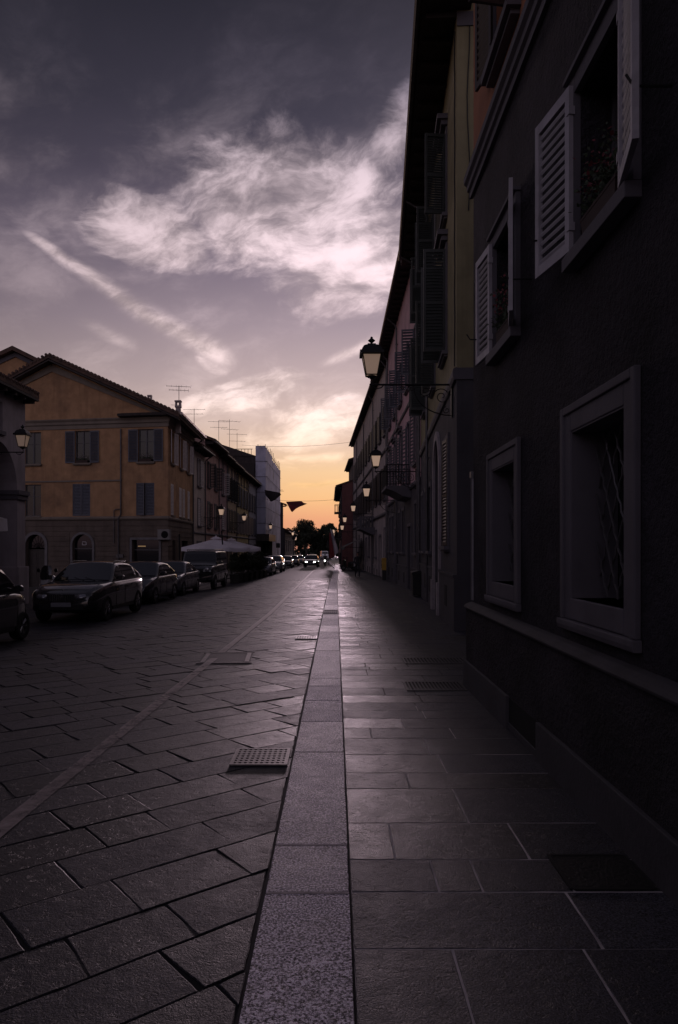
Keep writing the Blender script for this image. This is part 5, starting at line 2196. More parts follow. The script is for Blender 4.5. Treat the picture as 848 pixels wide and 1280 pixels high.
K = dict(roadz=-.096)
make_car('black two-tone city car with pale pillar cut by the left edge', -7.22, 13.95, R(180), CITY, paint('black', (.015, .015, .017)), rails=False)
make_car('dark brown grey estate SUV with roof rails, first in the parked row', -6.93, 20.5, R(-1), SUV, paint('brown black', (.016, .014, .0145)), rails=True)
make_car('dark blue black hatchback parked second behind the SUV', -7.22, 26.9, R(-2), HATCH, paint('blue black', (.010, .0105, .015)))
make_car('silver grey saloon parked third in the row', -7.28, 32.0, R(-1.5), SEDAN, paint('silver grey', (.085, .085, .10)))
jeep = make_car('big boxy black off-roader with roof rack beside the cafe', -6.85, 37.3, R(-1), JEEP, paint('black gloss', (.014, .014, .015)), rails=False)
mb = MB()
for sd in (-1, 1):
    mb.tube([(sd * .68, -.75, 1.96), (sd * .68, 1.9, 1.96)], .025, 6)
for k in range(6):
    mb.tube([(-.68, -.75 + k * .53, 1.96), (.68, -.75 + k * .53, 1.96)], .02, 6)
for k in range(6):
    for sd in (-1, 1):
        mb.tube([(sd * .68, -.7 + k * .51, 1.88), (sd * .68, -.7 + k * .51, 1.97)], .02, 5)
mb.build('roof_rack', mat('rack metal', (.3, .28, .27), rough=.3, metal=.9), jeep)
make_car('grey hatchback parked just past the cafe planters', -5.9, 58.5, R(-2), HATCH, paint('mid grey', (.16, .16, .17)))
make_car('pale roofed SUV parked behind the grey hatchback', -5.85, 68.0, R(-1), SUV, paint('light silver', (.26, .26, .27)))
make_car('dark saloon in the far left line of parked cars', -6.1, 88, R(0), SEDAN, paint('black', (.015, .015, .017)), detail=False)
make_car('far dark hatchback behind the dark saloon', -5.9, 99, R(0), HATCH, paint('blue black', (.010, .0105, .015)), detail=False)
make_car('farthest silver car at the end of the left line', -6.0, 116, R(0), SEDAN, paint('silver grey', (.085, .085, .10)), detail=False)
make_car('dark SUV driving towards us with both headlights lit', -3.05, 91.0, R(-2), SUV, paint('black gloss', (.014, .014, .015)), detail=False, lit=True, group='cars on the roadway', rails=True)
make_car('distant car with lit headlights following far behind', -5.6, 168, R(0), HATCH, paint('light silver', (.26, .26, .27)), detail=False, lit=True, group='cars on the roadway')
make_car('distant pale van-like car at the end of the street', -3.0, 190, R(8), dict(JEEP, L=5.0, H=2.3), paint('white', (.6, .6, .6)), detail=False, group='cars on the roadway')


# ------------------------------------------------------------------ cafe: parasols and planters
CANVAS = mat('cream parasol canvas', (.80, .76, .80), rough=.85, var=.08, vscale=1.5, bump=.15, bscale=8, stain=(.55, .50, .52), stain_scale=.8, stain_amt=.5)


def parasol(x, d, w, zt, ze, label):
    t = thing('parasol', label, 'parasol', (x, d, gz(d) - .1), R(8), 'cafe parasols')
    o = gz(d) - .1
    zt, ze = zt - o, ze - o
    mb = MB()
    mb.tube([(0, 0, 0), (0, 0, zt + .05)], .035, 8)
    mb.lathe([(.3, 0), (.3, .05), (.06, .07), (.06, .25)], 16)
    mb.build('pole', DOORWOOD, t)
    mb = MB()
    N_ = 8
    rings = []
    for k in range(9):
        q = k / 8
        ring = []
        for i in range(N_ * 6):
            f = i / 6
            a = 2 * math.pi * f / N_ + math.pi / 8
            fr = f - int(f)
            # straight edge between ribs, with sag
            rad = w / 2 * q * math.cos(math.pi / N_) / math.cos((fr - .5) * 2 * math.pi / N_)
            sag = -.16 * q * (1 - (2 * fr - 1) ** 2) * .6
            z = zt - (zt - ze) * (q ** .85) + sag
            ring.append((max(rad, .02) * math.cos(a), max(rad, .02) * math.sin(a), z))
        rings.append(ring)
    base = rings[-1]
    rings.append([(p[0] * 1.004, p[1] * 1.004, p[2] - .20 - .02 * math.sin(i * 1.9)) for i, p in enumerate(base)])
    mb.loft(rings, cap=False)
    c = mb.build('canopy', CANVAS, t, smooth=True)
    mb = MB()
    for i in range(N_):
        a = 2 * math.pi * i / N_ + math.pi / 8
        mb.tube([(.03, 0, zt - .06), (w / 2 * .97 * math.cos(a), w / 2 * .97 * math.sin(a), ze - .02)], .014, 5)
        mb.tube([(.03 * math.cos(a), .03 * math.sin(a), zt - .75), (w / 4 * math.cos(a), w / 4 * math.sin(a), (zt + ze) / 2 - .03)], .012, 5)
    mb.build('ribs', DOORWOOD, t)
    mb = MB()
    mb.lathe([(.38, zt - .06), (.2, zt + .03), (.03, zt + .09), (.02, zt + .16)], 16, cap=False)
    mb.build('vent_cap', CANVAS, c, smooth=True)
    return t


parasol(-7.35, 44.2, 4.4, 2.32, 1.74, 'nearer large cream cafe parasol beside the black off-roader')
parasol(-7.35, 50.6, 4.4, 2.30, 1.74, 'farther cream cafe parasol behind the first one')


def leaves(mb, blobs, n, size, r, flat=.5):
    """leaf-sized faces through the volume of overlapping clumps"""
    tot = sum(b[3] ** 2 for b in blobs)
    for (cx, cy, cz, rad) in blobs:
        k = int(n * rad * rad / tot)
        for _ in range(k):
            v = Vector((r.gauss(0, 1), r.gauss(0, 1), r.gauss(0, 1))).normalized()
            q = rad * (r.random() ** .45) * (1 + .18 * noise.noise(v * 3 + Vector((cx, cy, cz))))
            c = Vector((cx, cy, cz)) + Vector((v.x * q, v.y * q, v.z * q * .9))
            a = (v + Vector((r.gauss(0, .7), r.gauss(0, .7), r.gauss(0, .7)))).normalized()
            u = a.orthogonal().normalized()
            w = a.cross(u)
            ph = r.uniform(0, 6.28)
            u, w = u * math.cos(ph) + w * math.sin(ph), w * math.cos(ph) - u * math.sin(ph)
            s = size * r.uniform(.6, 1.4)
            mb.quad(c - u * s, c - w * s * flat, c + u * s, c + w * s * flat)


LEAFD = leaf_mat('dark leaves', (.020, .026, .016))
LEAFH = leaf_mat('hedge leaves', (.028, .035, .020))
BARK = mat('bark', (.05, .042, .036), rough=.9, bump=.5, bscale=12)
PLW = ['low leafy planter at the near end of the cafe row', 'bushy planter second along the cafe edge', 'planter with taller shoots midway along the cafe edge',
       'dense round planter fourth along the cafe edge', 'thin planter fifth along the cafe edge', 'bushy planter at the far end of the cafe row']
for i in range(6):
    r = random.Random(60 + i)
    d = 43.2 + i * 1.95
    x = -5.95 + i * .11
    t = thing('planter', PLW[i], 'planter', (x, d, gz(d) - .1), R(r.uniform(-3, 3)), 'planters round the cafe')
    mb = MB()
    mb.loft([[(-.28 * k, -.85 * k, h), (.28 * k, -.85 * k, h), (.28 * k, .85 * k, h), (-.28 * k, .85 * k, h)] for k, h in ((.9, 0), (1, .48), (1.05, .48), (1.05, .54))])
    mb.build('box', mat('dark planter box', (.016, .014, .013), rough=.7, var=.2), t)
    mb = MB()
    bl = [(r.gauss(0, .12), -.7 + 1.4 * k / 5, .95 + r.uniform(-.1, .3), r.uniform(.32, .46)) for k in range(6)]
    bl += [(r.gauss(0, .15), r.uniform(-.6, .6), 1.42 + r.uniform(0, .3), r.uniform(.2, .3)) for k in range(3)]
    leaves(mb, bl, 3200, .045, r)
    mb.build('foliage', LEAFH, t, recalc=False)
    mb = MB()
    for k in range(6):
        yy = -.7 + 1.4 * k / 5
        mb.tube([(0, yy, .5), (r.gauss(0, .06), yy + r.gauss(0, .05), 1.1)], .012, 5)
    mb.build('stems', BARK, t)


# ------------------------------------------------------------------ trees
def tree(label, x, d, h, cr, seed, n=5200, leaf=.20):
    r = random.Random(seed)
    t = thing('tree', label, 'tree', (x, d, gz(d) - .1), r.uniform(0, 6), 'trees at the end of the street')
    mb = MB()
    th = h * .34
    mb.tube([(0, 0, -.3), (.05, .0, th * .5), (.0, .08, th), (.1, .1, h * .62)], [.34, .26, .22, .1], 9)
    bl = []
    for k in range(9):
        a = 2 * math.pi * k / 9 + r.uniform(-.3, .3)
        q = cr * r.uniform(.45, .72)
        z = h * r.uniform(.42, .74)
        mb.tube([(0, .05, th * r.uniform(.75, 1.05)), (q * .5 * math.cos(a), q * .5 * math.sin(a), (th + z) / 2), (q * math.cos(a), q * math.sin(a), z)], [.13, .09, .04], 6)
        bl.append((q * math.cos(a), q * math.sin(a), z, cr * r.uniform(.30, .46)))
    for k in range(8):
        a = r.uniform(0, 6.28)
        q = cr * r.uniform(.0, .5)
        bl.append((q * math.cos(a), q * math.sin(a), h * r.uniform(.66, .90), cr * r.uniform(.26, .40)))
    for k in range(7):
        a = r.uniform(0, 6.28)
        q = cr * r.uniform(.7, .95)
        bl.append((q * math.cos(a), q * math.sin(a), h * r.uniform(.38, .72), cr * r.uniform(.14, .24)))
    mb.build('trunk', BARK, t)
    mb = MB()
    leaves(mb, bl, int(n * 2.4), leaf * .78, r, .6)
    mb.build('crown', LEAFD, t, recalc=False)
    return t


tree('tall round tree left of centre at the end of the street', -8.4, 205, 11.4, 4.6, 1, 7000, .24)
tree('tree behind the far lanterns, right of centre at the street end', -1.6, 205, 10.6, 3.6, 2, 6000, .24)
tree('broad tree standing behind the right house at the street end', 3.6, 214, 11.2, 4.4, 3, 6000, .26)
tree('smaller tree between the low dark house and the round tree', -14.2, 215, 9.0, 4.0, 4, 5000, .26)
tree('low tree filling the gap between the two big street-end trees', -5.2, 235, 7.6, 4.0, 5, 5000, .28)
tree('far left tree behind the low dark house', -20.5, 225, 9.5, 4.6, 6, 4000, .28)
tree('low dark tree far behind on the right at the street end', 1.0, 245, 8.0, 5.0, 8, 4000, .30)
mb = MB()
r = random.Random(77)
leaves(mb, [(-70 + i * 4.1 + r.uniform(-1, 1), 262 + r.uniform(-6, 6), -1.0 + r.uniform(0, 1.5), r.uniform(2.6, 3.8)) for i in range(34)], 15000, .5, r, .7)
tag(mb.build('distant_trees', LEAFD, recalc=False), 'low dark mass of distant trees closing the street', 'trees', kind='stuff')


# ------------------------------------------------------------------ cables and hanging cloths
def cable(a, b, sag, label, rad=.012, n=24):
    mb = MB()
    A, B = Vector(a), Vector(b)
    mb.tube([A.lerp(B, i / n) - Vector((0, 0, sag * 4 * (i / n) * (1 - i / n))) for i in range(n + 1)], rad, 5)
    o = mb.build('overhead_cable', IRON)
    return tag(o, label, 'cable')


cable((-10.3, 79, 13.0), (2.2, 79, 13.4), .35, 'thin cable high across the street above the scaffold top', .014)
cable((-9.0, 94, 8.05), (.75, 94, 8.1), .25, 'thin cable carrying the hanging cloths across the street', .016)
cable((-10.4, 62, 9.6), (-10.6, 92, 10.4), .5, 'thin wire along the eaves of the left row', .012)


def cloth(label, x, y, z, pts, m, name='banner', wav=.12, seed=0):
    """hanging cloth: outline points (local x, z) fanned from the top edge, with folds"""
    t = thing(name, label, 'banner', (x, y, z))
    top, bot = pts
    mb = MB()
    nu, nv = 14, 8
    V = []
    for k, off in enumerate((0, .012)):
        for j in range(nv + 1):
            for i in range(nu + 1):
                u, v = i / nu, j / nv
                a = Vector((top[0][0] + (top[1][0] - top[0][0]) * u, 0, top[0][1] + (top[1][1] - top[0][1]) * u))
                q = u * (len(bot) - 1)
                i0 = min(int(q), len(bot) - 2)
                b = Vector((bot[i0][0] + (bot[i0 + 1][0] - bot[i0][0]) * (q - i0), 0, bot[i0][1] + (bot[i0 + 1][1] - bot[i0][1]) * (q - i0)))
                p = a.lerp(b, v)
                p.y = off + wav * v * math.sin(u * 9 + v * 3 + seed)
                V.append(tuple(p))
    n1 = (nu + 1) * (nv + 1)
    F = []
    for j in range(nv):
        for i in range(nu):
            a = j * (nu + 1) + i
            F.append((a, a + 1, a + nu + 2, a + nu + 1))
            F.append((n1 + a, n1 + a + nu + 1, n1 + a + nu + 2, n1 + a + 1))
    mb.add(V, F)
    mb.build('fabric', m, t, smooth=True, recalc=False)
    mb = MB()
    mb.tube([(top[0][0], .005, top[0][1]), (top[1][0], .005, top[1][1])], .025, 5)
    mb.build('hem', IRON, t)
    return t




def translucent(m, f, c):
    nt = m.node_tree
    p = nt.nodes['Principled BSDF']
    o = [n for n in nt.nodes if n.type == 'OUTPUT_MATERIAL'][0]
    tr = nt.nodes.new('ShaderNodeBsdfTranslucent')
    tr.inputs[0].default_value = (*c, 1)
    mx = nt.nodes.new('ShaderNodeMixShader')
    mx.inputs[0].default_value = f
    nt.links.new(p.outputs[0], mx.inputs[1])
    nt.links.new(tr.outputs[0], mx.inputs[2])
    nt.links.new(mx.outputs[0], o.inputs[0])


CL_RED = mat('dull red cloth', (.30, .10, .11), rough=.85, var=.2, vscale=1.5)
CL_DARK = mat('dark cloth', (.03, .022, .024), rough=.85, var=.2, vscale=2)
CL_WHITE = mat('white cloth', (.55, .54, .58), rough=.85, var=.1, vscale=1.5)
translucent(CL_RED, .5, (.32, .11, .12))
translucent(CL_WHITE, .5, (.6, .58, .62))
translucent(CANVAS, .25, (.6, .55, .55))
cloth('dull red pointed cloth hung from a cable over the street', -6.5, 93.95, 7.72, (((0, 0), (2.05, .08)), [(.05, -.08), (.75, -1.38), (1.3, -.9), (2.5, -.28)]), CL_RED, seed=1)
cloth('dark tail of cloth drooping from the same street cable', -6.3, 94.1, 7.6, (((.0, .0), (2.1, .0)), [(.1, -.1), (1.0, -.42), (1.8, -.45), (2.55, -.1)]), CL_DARK, seed=2)
cloth('dark slack cloth hanging in front of the scaffold sheeting', -9.0, 92.0, 9.1, (((-.1, .0), (1.9, -.35)), [(.0, -.6), (.7, -1.5), (1.2, -1.3), (2.0, -.6)]), CL_DARK, seed=3)
cloth('white flag hanging in folds by the low red house', -.72, 90.0, 4.15, (((0, .1), (.35, -.35)), [(.55, -3.3), (.8, -3.2), (1.05, -3.0), (1.1, -2.9)]), CL_WHITE, 'flag', .14, 4)
cloth('dark red flag hanging beside the white flag', -.82, 90.4, 3.6, (((0, .1), (.4, -.2)), [(.0, -3.1), (.25, -3.2), (.5, -3.0), (.75, -2.9)]), CL_RED, 'flag', .1, 5)
t = thing('flag_pole', 'slanting flag pole holding the white flag', 'pole', (.76, 90.0, 3.3))
mb = MB()
mb.tube([(0, 0, 0), (-1.55, 0, 1.05)], .025, 6)
mb.build('shaft', IRON, t)
mb = MB()
mb.lathe([(.05, -.02), (.06, .02), (.001, .07)], 8, (-1.55, 0, 1.05))
mb.box(-.03, .03, -.06, .06, -.12, .12)
mb.build('mount', IRON, t)


# ------------------------------------------------------------------ poles and signs
def sign_pole(x, d, h, label, lean=0.0, plate=None, base=-.1):
    t = thing('sign_pole', label, 'pole', (x, d, gz(d) + base))
    mb = MB()
    mb.tube([(0, 0, 0), (lean, 0, h)], .04, 8)
    mb.lathe([(.09, 0), (.09, .06), (.045, .1)], 10)
    mb.build('post', IRON, t)
    if plate:
        mb = MB()
        if plate == 'disc':
            mb.lathe([(.28, .045), (.28, .06), (.001, .06)], 20, (lean * .9, 0, h - .35), 'y')
        else:
            mb.box(lean - .25, lean + .25, .045, .06, h - .6, h - .05)
        mb.build('plate', mat('sign back', (.05, .05, .055), rough=.5, metal=.4), t)
    return t


sign_pole(-7.95, 36.6, 2.75, 'dark upright post at the corner of the ochre house')
sign_pole(-6.6, 43.0, 3.1, 'dark leaning post in front of the nearer parasol', -.22)
sign_pole(-.95, 98, 3.4, 'slim dark sign post at the kerb before the flags', 0, 'plate', 0)
sign_pole(-5.85, 100, 4.2, 'tall dark post beyond the parked cars on the left', 0, 'disc')
sign_pole(-6.9, 86, 3.0, 'dark post beside the dark parked saloon', 0, 'plate')


# ------------------------------------------------------------------ pavement furniture on the right
d = 28.2
t = thing('litter_bin', 'squat black bin standing against the dark wall on the pavement', 'bin', (3.18, d, gz(d)), 0)
mb = MB()
mb.loft([[(-.2 * k, -.34 * k, h), (.17 * k, -.34 * k, h), (.17 * k, .34 * k, h), (-.2 * k, .34 * k, h)] for k, h in ((.9, .06), (1, .85))])
mb.build('body', mat('black bin', (.012, .012, .013), rough=.5), t, bevel=.02)
mb = MB()
mb.prism([(-.23, .85), (.2, .85), (.2, .95), (.05, 1.02), (-.23, .95)], -.37, .37, 'y')
mb.build('lid', mat('black bin', (.012, .012, .013)), t, bevel=.015)
mb = MB()
for s in (-.25, .25):
    mb.lathe([(.07, -.03), (.07, .03)], 12, (.1, s, .07), 'y')
mb.build('wheels', TYRE, t)

d = 45.0
t = thing('post_box', 'yellow box on a dark stand against the beige wall', 'box', (3.02, d, gz(d)), R(90))
mb = MB()
mb.box(-.26, .26, -.12, .16, .62, 1.32)
mb.prism([(-.14, 1.32), (.18, 1.32), (.18, 1.36), (.0, 1.40), (-.14, 1.36)], -.28, .28, 'x')
mb.build('case', mat('yellow enamel', (.42, .25, .03), rough=.4, var=.15), t, bevel=.015)
mb = MB()
mb.box(-.18, .18, .161, .172, 1.12, 1.17)
mb.box(-.2, .2, .161, .168, .75, 1.02)
mb.build('slot', TRIMB, t)
mb = MB()
mb.box(-.22, .22, -.12, .12, 0, .615)
mb.build('stand', mat('black bin', (.012, .012, .013)), t, bevel=.01)

# awnings
d = 68.5
t = thing('awning', 'grey fabric awning over the pavement by the palazzo end', 'awning', (2.6, d, 0))
mb = MB()
V, F = [], []
for j in range(9):
    for i, (xx, zz) in enumerate(((0, 2.55), (-.6, 2.33), (-1.2, 2.08), (-1.75, 1.82), (-1.76, 1.55))):
        V.append((xx + (-.04 * j * .9 if 1 else 0), j * .9, zz + .02 * math.sin(j * 2.0)))
F = [(j * 5 + i, j * 5 + i + 1, (j + 1) * 5 + i + 1, (j + 1) * 5 + i) for j in range(8) for i in range(4)]
mb.add(V, F)
mb.build('fabric', mat('grey awning cloth', (.10, .095, .10), rough=.85, var=.15), t, smooth=False)
mb = MB()
for j in (0, 4, 8):
    mb.tube([(-.036 * j, j * .9, 1.75), (-1.72 - .036 * j, j * .9, 1.80)], .02, 5)
    mb.tube([(-1.74 - .036 * j, j * .9, 1.56), (-1.74 - .036 * j, j * .9, 1.86)], .02, 5)
mb.build('frame', IRON, t)

t = thing('awning', 'short pale awning with a valance jutting from the arcade at the left edge', 'awning', (-11.0, 16.4, 0))
mb = MB()
for (pts) in ([(0, 3.05), (.9, 2.72), (1.8, 2.52)],):
    V = []
    for j in range(7):
        for (xx, zz) in pts:
            V.append((xx, j * .62, zz))
    mb.add(V, [(j * 3 + i, j * 3 + i + 1, (j + 1) * 3 + i + 1, (j + 1) * 3 + i) for j in range(6) for i in range(2)])
for e in (0, 3.72):
    mb.add([(0, e, 3.04), (.9, e, 2.71), (1.8, e, 2.51), (1.8, e, 2.16), (0, e, 2.3)], [(0, 1, 2, 3, 4)])
V = []
for j in range(31):
    V += [(1.8 + .015 * math.sin(j * 1.3), j * .124, 2.515), (1.81 + .03 * math.sin(j * 1.3), j * .124, 2.14 + .04 * abs(math.sin(j * .8)))]
mb.add(V, [(2 * j, 2 * j + 1, 2 * j + 3, 2 * j + 2) for j in range(30)])
mb.build('fabric', CANVAS, t)
mb = MB()
for e in (.05, 1.86, 3.67):
    mb.tube([(0, e, 2.2), (1.78, e, 2.46)], .02, 6)
mb.build('frame', IRON, t)


# ------------------------------------------------------------------ scooters and people
def skin_mesh(name, J, E, levels=1):
    """continuous limbed surface: joints {key: (pos, radius)}, edges as key pairs; the first joint is the root"""
    ks = list(J)
    me = bpy.data.meshes.new(name)
    me.from_pydata([J[k][0] for k in ks], [(ks.index(a), ks.index(b)) for a, b in E], [])
    o = bpy.data.objects.new(name, me)
    col.objects.link(o)
    md = o.modifiers.new('skin', 'SKIN')
    md.use_smooth_shade = True
    for i, k in enumerate(ks):
        rr = J[k][1]
        me.skin_vertices[0].data[i].radius = rr if isinstance(rr, tuple) else (rr, rr)
        me.skin_vertices[0].data[i].use_root = (i == 0)
    s = o.modifiers.new('sub', 'SUBSURF')
    s.levels = s.render_levels = levels
    dg = bpy.context.evaluated_depsgraph_get()
    m2 = bpy.data.meshes.new_from_object(o.evaluated_get(dg))
    bpy.data.objects.remove(o)
    for p in m2.polygons:
        p.use_smooth = True
    return m2


SKINM = mat('skin', (.32, .19, .14), rough=.55)
HAIRM = mat('dark hair', (.015, .012, .010), rough=.6)


def person(label, x, y, z, rz, pose, top, bottom, sc=1.0, shoes=TRIMB, helmet=None, parent_group=None):
    t = thing('person', label, 'person', (x, y, z), rz)
    J = {}

    def a(k, p, r_):
        J[k] = (tuple(q * sc for q in p), tuple(q * sc for q in r_) if isinstance(r_, tuple) else r_ * sc)
    if pose == 'walk':
        a('pelvis', (0, 0, .95), (.145, .10))
        a('waist', (0, .0, 1.10), (.13, .095))
        a('chest', (0, -.01, 1.32), (.16, .11))
        a('neckb', (0, -.005, 1.47), (.075, .07))
        a('neck', (0, -.015, 1.53), .052)
        a('chin', (0, -.035, 1.60), (.062, .07))
        a('head', (0, -.025, 1.68), (.078, .095))
        a('crown', (0, -.01, 1.75), (.06, .07))
        for s, f in ((1, 1), (-1, -1)):
            k = 'l' if s > 0 else 'r'
            a(k + 'hip', (s * .09, 0, .90), .092)
            a(k + 'knee', (s * .095, -.12 * f - .03, .50), .058)
            a(k + 'ank', (s * .09, -.20 * f + (.10 if f < 0 else 0), .10), .038)
            a(k + 'toe', (s * .10, -.20 * f - .15 + (.10 if f < 0 else 0), .035), .034)
            a(k + 'sho', (s * .19, -.005, 1.42), .062)
            a(k + 'elb', (s * .235, .08 * f, 1.14), .042)
            a(k + 'wri', (s * .225, .08 * f - .12, .93), .030)
            a(k + 'han', (s * .22, .08 * f - .16, .85), .032)
    else:   # riding a scooter, facing -y
        a('pelvis', (0, .28, .84), (.15, .12))
        a('waist', (0, .24, 1.0), (.13, .10))
        a('chest', (0, .14, 1.22), (.16, .11))
        a('neckb', (0, .09, 1.36), (.07, .065))
        a('neck', (0, .06, 1.42), .052)
        a('chin', (0, .02, 1.48), (.065, .07))
        a('head', (0, .02, 1.56), (.08, .095))
        a('crown', (0, .04, 1.64), (.06, .07))
        for s in (1, -1):
            k = 'l' if s > 0 else 'r'
            a(k + 'hip', (s * .10, .22, .80), .092)
            a(k + 'knee', (s * .16, -.22, .72), .06)
            a(k + 'ank', (s * .13, -.16, .34), .038)
            a(k + 'toe', (s * .13, -.32, .30), .034)
            a(k + 'sho', (s * .19, .12, 1.31), .062)
            a(k + 'elb', (s * .28, -.05, 1.09), .042)
            a(k + 'wri', (s * .29, -.30, 1.03), .030)
            a(k + 'han', (s * .28, -.37, 1.02), .034)
    E = [('pelvis', 'waist'), ('waist', 'chest'), ('chest', 'neckb'), ('neckb', 'neck'), ('neck', 'chin'), ('chin', 'head'), ('head', 'crown')]
    for k in 'lr':
        E += [('pelvis', k + 'hip'), (k + 'hip', k + 'knee'), (k + 'knee', k + 'ank'), (k + 'ank', k + 'toe'), ('chest', k + 'sho'), (k + 'sho', k + 'elb'), (k + 'elb', k + 'wri'), (k + 'wri', k + 'han')]
    me = skin_mesh('body', J, E, 2)
    for m_ in (SKINM, top, bottom, shoes):
        me.materials.append(m_)
    hipz = J['pelvis'][0][2] + .02 * sc
    for p in me.polygons:
        c = p.center
        if c.z > J['neck'][0][2] - .02 * sc:
            mi = 0
        elif min((c - Vector(J[k + 'han'][0])).length for k in 'lr') < .065 * sc:
            mi = 0
        elif min((c - Vector(J[k + 'toe'][0])).length for k in 'lr') < .11 * sc:
            mi = 3
        elif pose == 'walk':
            mi = 1 if (c.z > hipz or abs(c.x) > .185 * sc) else 2
        else:
            mi = 1 if (c.z > .90 * sc or (c.y < 0 and c.z > .95 * sc)) else 2
        p.material_index = mi
    o = bpy.data.objects.new('body', me)
    col.objects.link(o)
    o.parent = t
    hd = Vector(J['head'][0])
    mb = MB()
    # face: nose, eyes, mouth, ears
    mb.loft([[(hd.x + q * s_, hd.y - (.085 + dy) * sc, hd.z + z_) for q, s_ in ((-1, .012 * sc), (1, .012 * sc))] + [(hd.x, hd.y - (.10 + dy) * sc, hd.z + z_)] for z_, dy in ((.02 * sc, -.01), (-.025 * sc, .012))])
    for s in (-1, 1):
        mb.lathe([(.001, -.02 * sc), (.022 * sc, -.01 * sc), (.022 * sc, .01 * sc), (.001, .02 * sc)], 8, (hd.x + s * .083 * sc, hd.y + .015 * sc, hd.z - .005 * sc), 'x')
    mb.build('face', SKINM, t)
    mb = MB()
    for s in (-1, 1):
        mb.lathe([(.010 * sc, -.092 * sc), (.001, -.099 * sc)], 8, (hd.x + s * .032 * sc, hd.y, hd.z + .012 * sc), 'y')
    mb.box(hd.x - .022 * sc, hd.x + .022 * sc, hd.y - .092 * sc, hd.y - .085 * sc, hd.z - .048 * sc, hd.z - .042 * sc)
    mb.build('eyes', HAIRM, t)
    mb = MB()
    rings = []
    for k in range(7):
        q = k / 6 * math.pi / 2
        ring = []
        for i in range(14):
            b = 2 * math.pi * i / 14
            lowf = -.075 if math.sin(b) > -.35 else .035
            zz = hd.z + sc * (lowf * math.cos(q) + .105 * math.sin(q))
            ring.append((hd.x + sc * .092 * math.cos(q) * math.cos(b), hd.y + .012 * sc + sc * .11 * math.cos(q) * math.sin(b), zz))
        rings.append(ring)
    mb.loft(rings)
    mb.build('helmet' if helmet else 'hair', helmet or HAIRM, t, smooth=True)
    return t


JACKET = mat('dark jacket', (.025, .024, .028), rough=.8)
TROUS = mat('dark trousers', (.02, .02, .024), rough=.85)
person('pedestrian in dark clothes walking along the pavement by the palazzo', 1.52, 50.5, gz(50.5), R(10), 'walk', JACKET, TROUS, .98)
person('second dark-clothed pedestrian near the awning far down the pavement', .55, 92.5, gz(92.5), R(170), 'walk', mat('grey shirt', (.1, .1, .11), rough=.8), TROUS, .96)


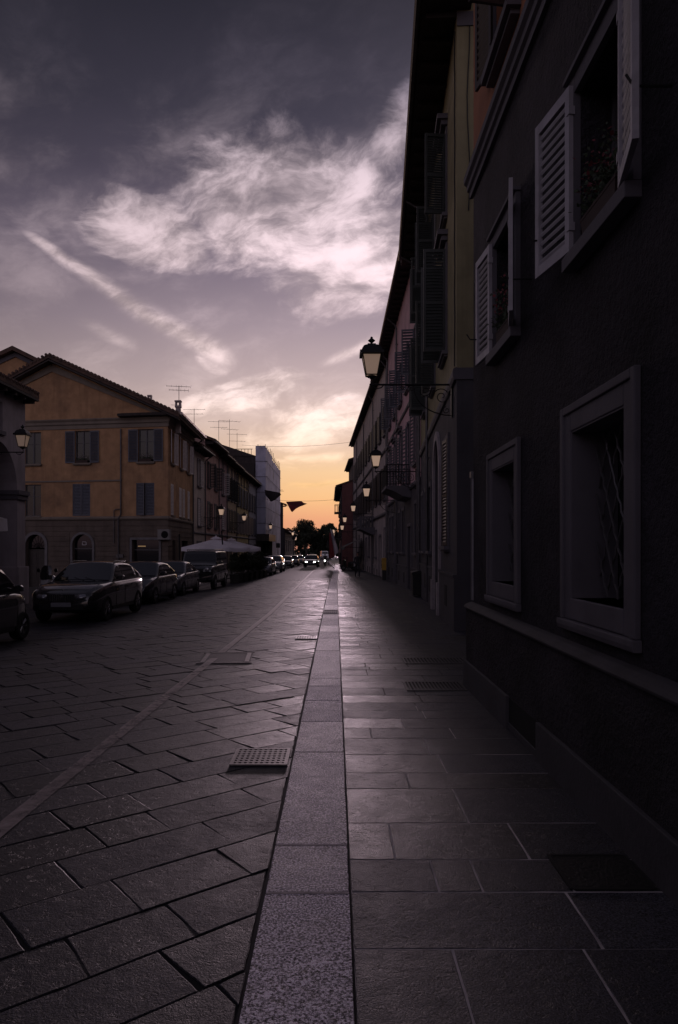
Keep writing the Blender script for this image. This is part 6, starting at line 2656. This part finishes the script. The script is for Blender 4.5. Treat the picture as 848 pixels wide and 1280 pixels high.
def scooter(label, x, d, z, rz, pm, group, lit=False, screen=False):
    t = thing('scooter', label, 'scooter', (x, d, z), rz, group)
    mb = MB()
    # leg shield and front fairing, floorboard, rear body
    def ring(y, w, z0, z1, k=.75):
        return [(-w, y, z0), (-w * k, y, z1), (0, y, z1 + .02), (w * k, y, z1), (w, y, z0), (w * .6, y, z0 - .05), (-w * .6, y, z0 - .05)]
    mb.loft([ring(-.66, .05, .55, .66), ring(-.58, .14, .45, .86), ring(-.50, .19, .32, .97), ring(-.42, .20, .27, .98), ring(-.38, .17, .25, .90)])
    mb.box(-.17, .17, -.40, .10, .22, .30)
    mb.loft([ring(.02, .13, .30, .50), ring(.15, .18, .30, .68), ring(.45, .20, .36, .74), ring(.72, .15, .48, .74), ring(.86, .07, .58, .70)])
    mb.build('body', pm, t, bevel=.015)
    mb = MB()
    mb.loft([ring(.10, .13, .70, .75, .8), ring(.35, .16, .74, .80, .8), ring(.70, .13, .76, .83, .8), ring(.82, .08, .76, .81, .8)])
    mb.build('seat', TRIMB, t, bevel=.01)
    for yy in (-.66, .62):
        mb = MB()
        mb.lathe([(.15, -.05), (.215, -.055), (.235, -.03), (.235, .03), (.215, .055), (.15, .05)], 22, (0, yy, .235), 'x', cap=False)
        w = mb.build('wheel', TYRE, t)
        mb = MB()
        mb.lathe([(.155, -.03), (.155, .03), (.03, .05), (.03, -.05)], 16, (0, yy, .235), 'x', cap=False)
        mb.build('rim', RIM, w)
    mb = MB()
    mb.tube([(0, -.46, .9), (0, -.40, 1.04)], .03, 6)
    mb.tube([(-.32, -.30, 1.03), (-.12, -.38, 1.06), (.12, -.38, 1.06), (.32, -.30, 1.03)], .018, 6)
    mb.tube([(-.05, -.62, .6), (-.05, -.66, .24)], .022, 6)
    mb.tube([(.05, -.62, .6), (.05, -.66, .24)], .022, 6)
    mb.build('handlebar', IRON, t)
    for s in (-1, 1):
        mb = MB()
        mb.tube([(s * .22, -.35, 1.05), (s * .30, -.38, 1.22)], .008, 5)
        mb.lathe([(.06, -.01), (.065, .0), (.06, .015)], 12, (s * .31, -.38, 1.24), 'y')
        mb.build('mirror', IRON, t)
    mb = MB()
    mb.lathe([(.09, -.68), (.07, -.70), (.001, -.705)], 14, (0, 0, .74), 'y', cap=False)
    mb.build('headlight', HEADLIT if lit else HEADG, t)
    if screen:
        mb = MB()
        rows = [[((-1 + 2 * i / 6) * w, -.50 - .06 * (1 - (-1 + 2 * i / 6) ** 2) + (z - .95) * .25, z) for i in range(7)] for w, z in ((.16, .95), (.2, 1.1), (.18, 1.3), (.12, 1.4))]
        mb.loft(rows, cap=False, closed=False)
        mb.build('windscreen', CARGLASS, t, smooth=True)
    mb = MB()
    mb.tube([(.12, .1, .1), (.2, .25, 0.0)], .012, 5)
    mb.build('stand', IRON, t)
    return t


scooter('scooter ridden towards us with its headlamp lit', -1.45, 97.0, gz(97) - .098, 0, paint('black gloss', (.014, .014, .015)), 'scooters', True)
person('rider with dark helmet sitting on the oncoming scooter', -1.45, 97.0, gz(97) - .098, 0, 'ride', JACKET, TROUS, 1.0, helmet=mat('helmet', (.05, .05, .055), rough=.2, coat=.5))
SL = ['parked dark scooter under the grey awning, nearest of the three', 'parked dark scooter under the grey awning, middle of the three', 'parked dark scooter under the grey awning, farthest of the three']
for i in range(3):
    d = 69.0 + i * 2.1
    scooter(SL[i], 1.35 - .06 * i, d, gz(d), R(250 - 10 * i), paint('black gloss', (.014, .014, .015)), 'scooters')
scooter('pale scooter with dark windscreen parked behind the first SUV near the arcade', -9.15, 23.4, gz(23.4) - .098, R(-12), paint('ivory', (.42, .40, .41)), 'scooters', screen=True)
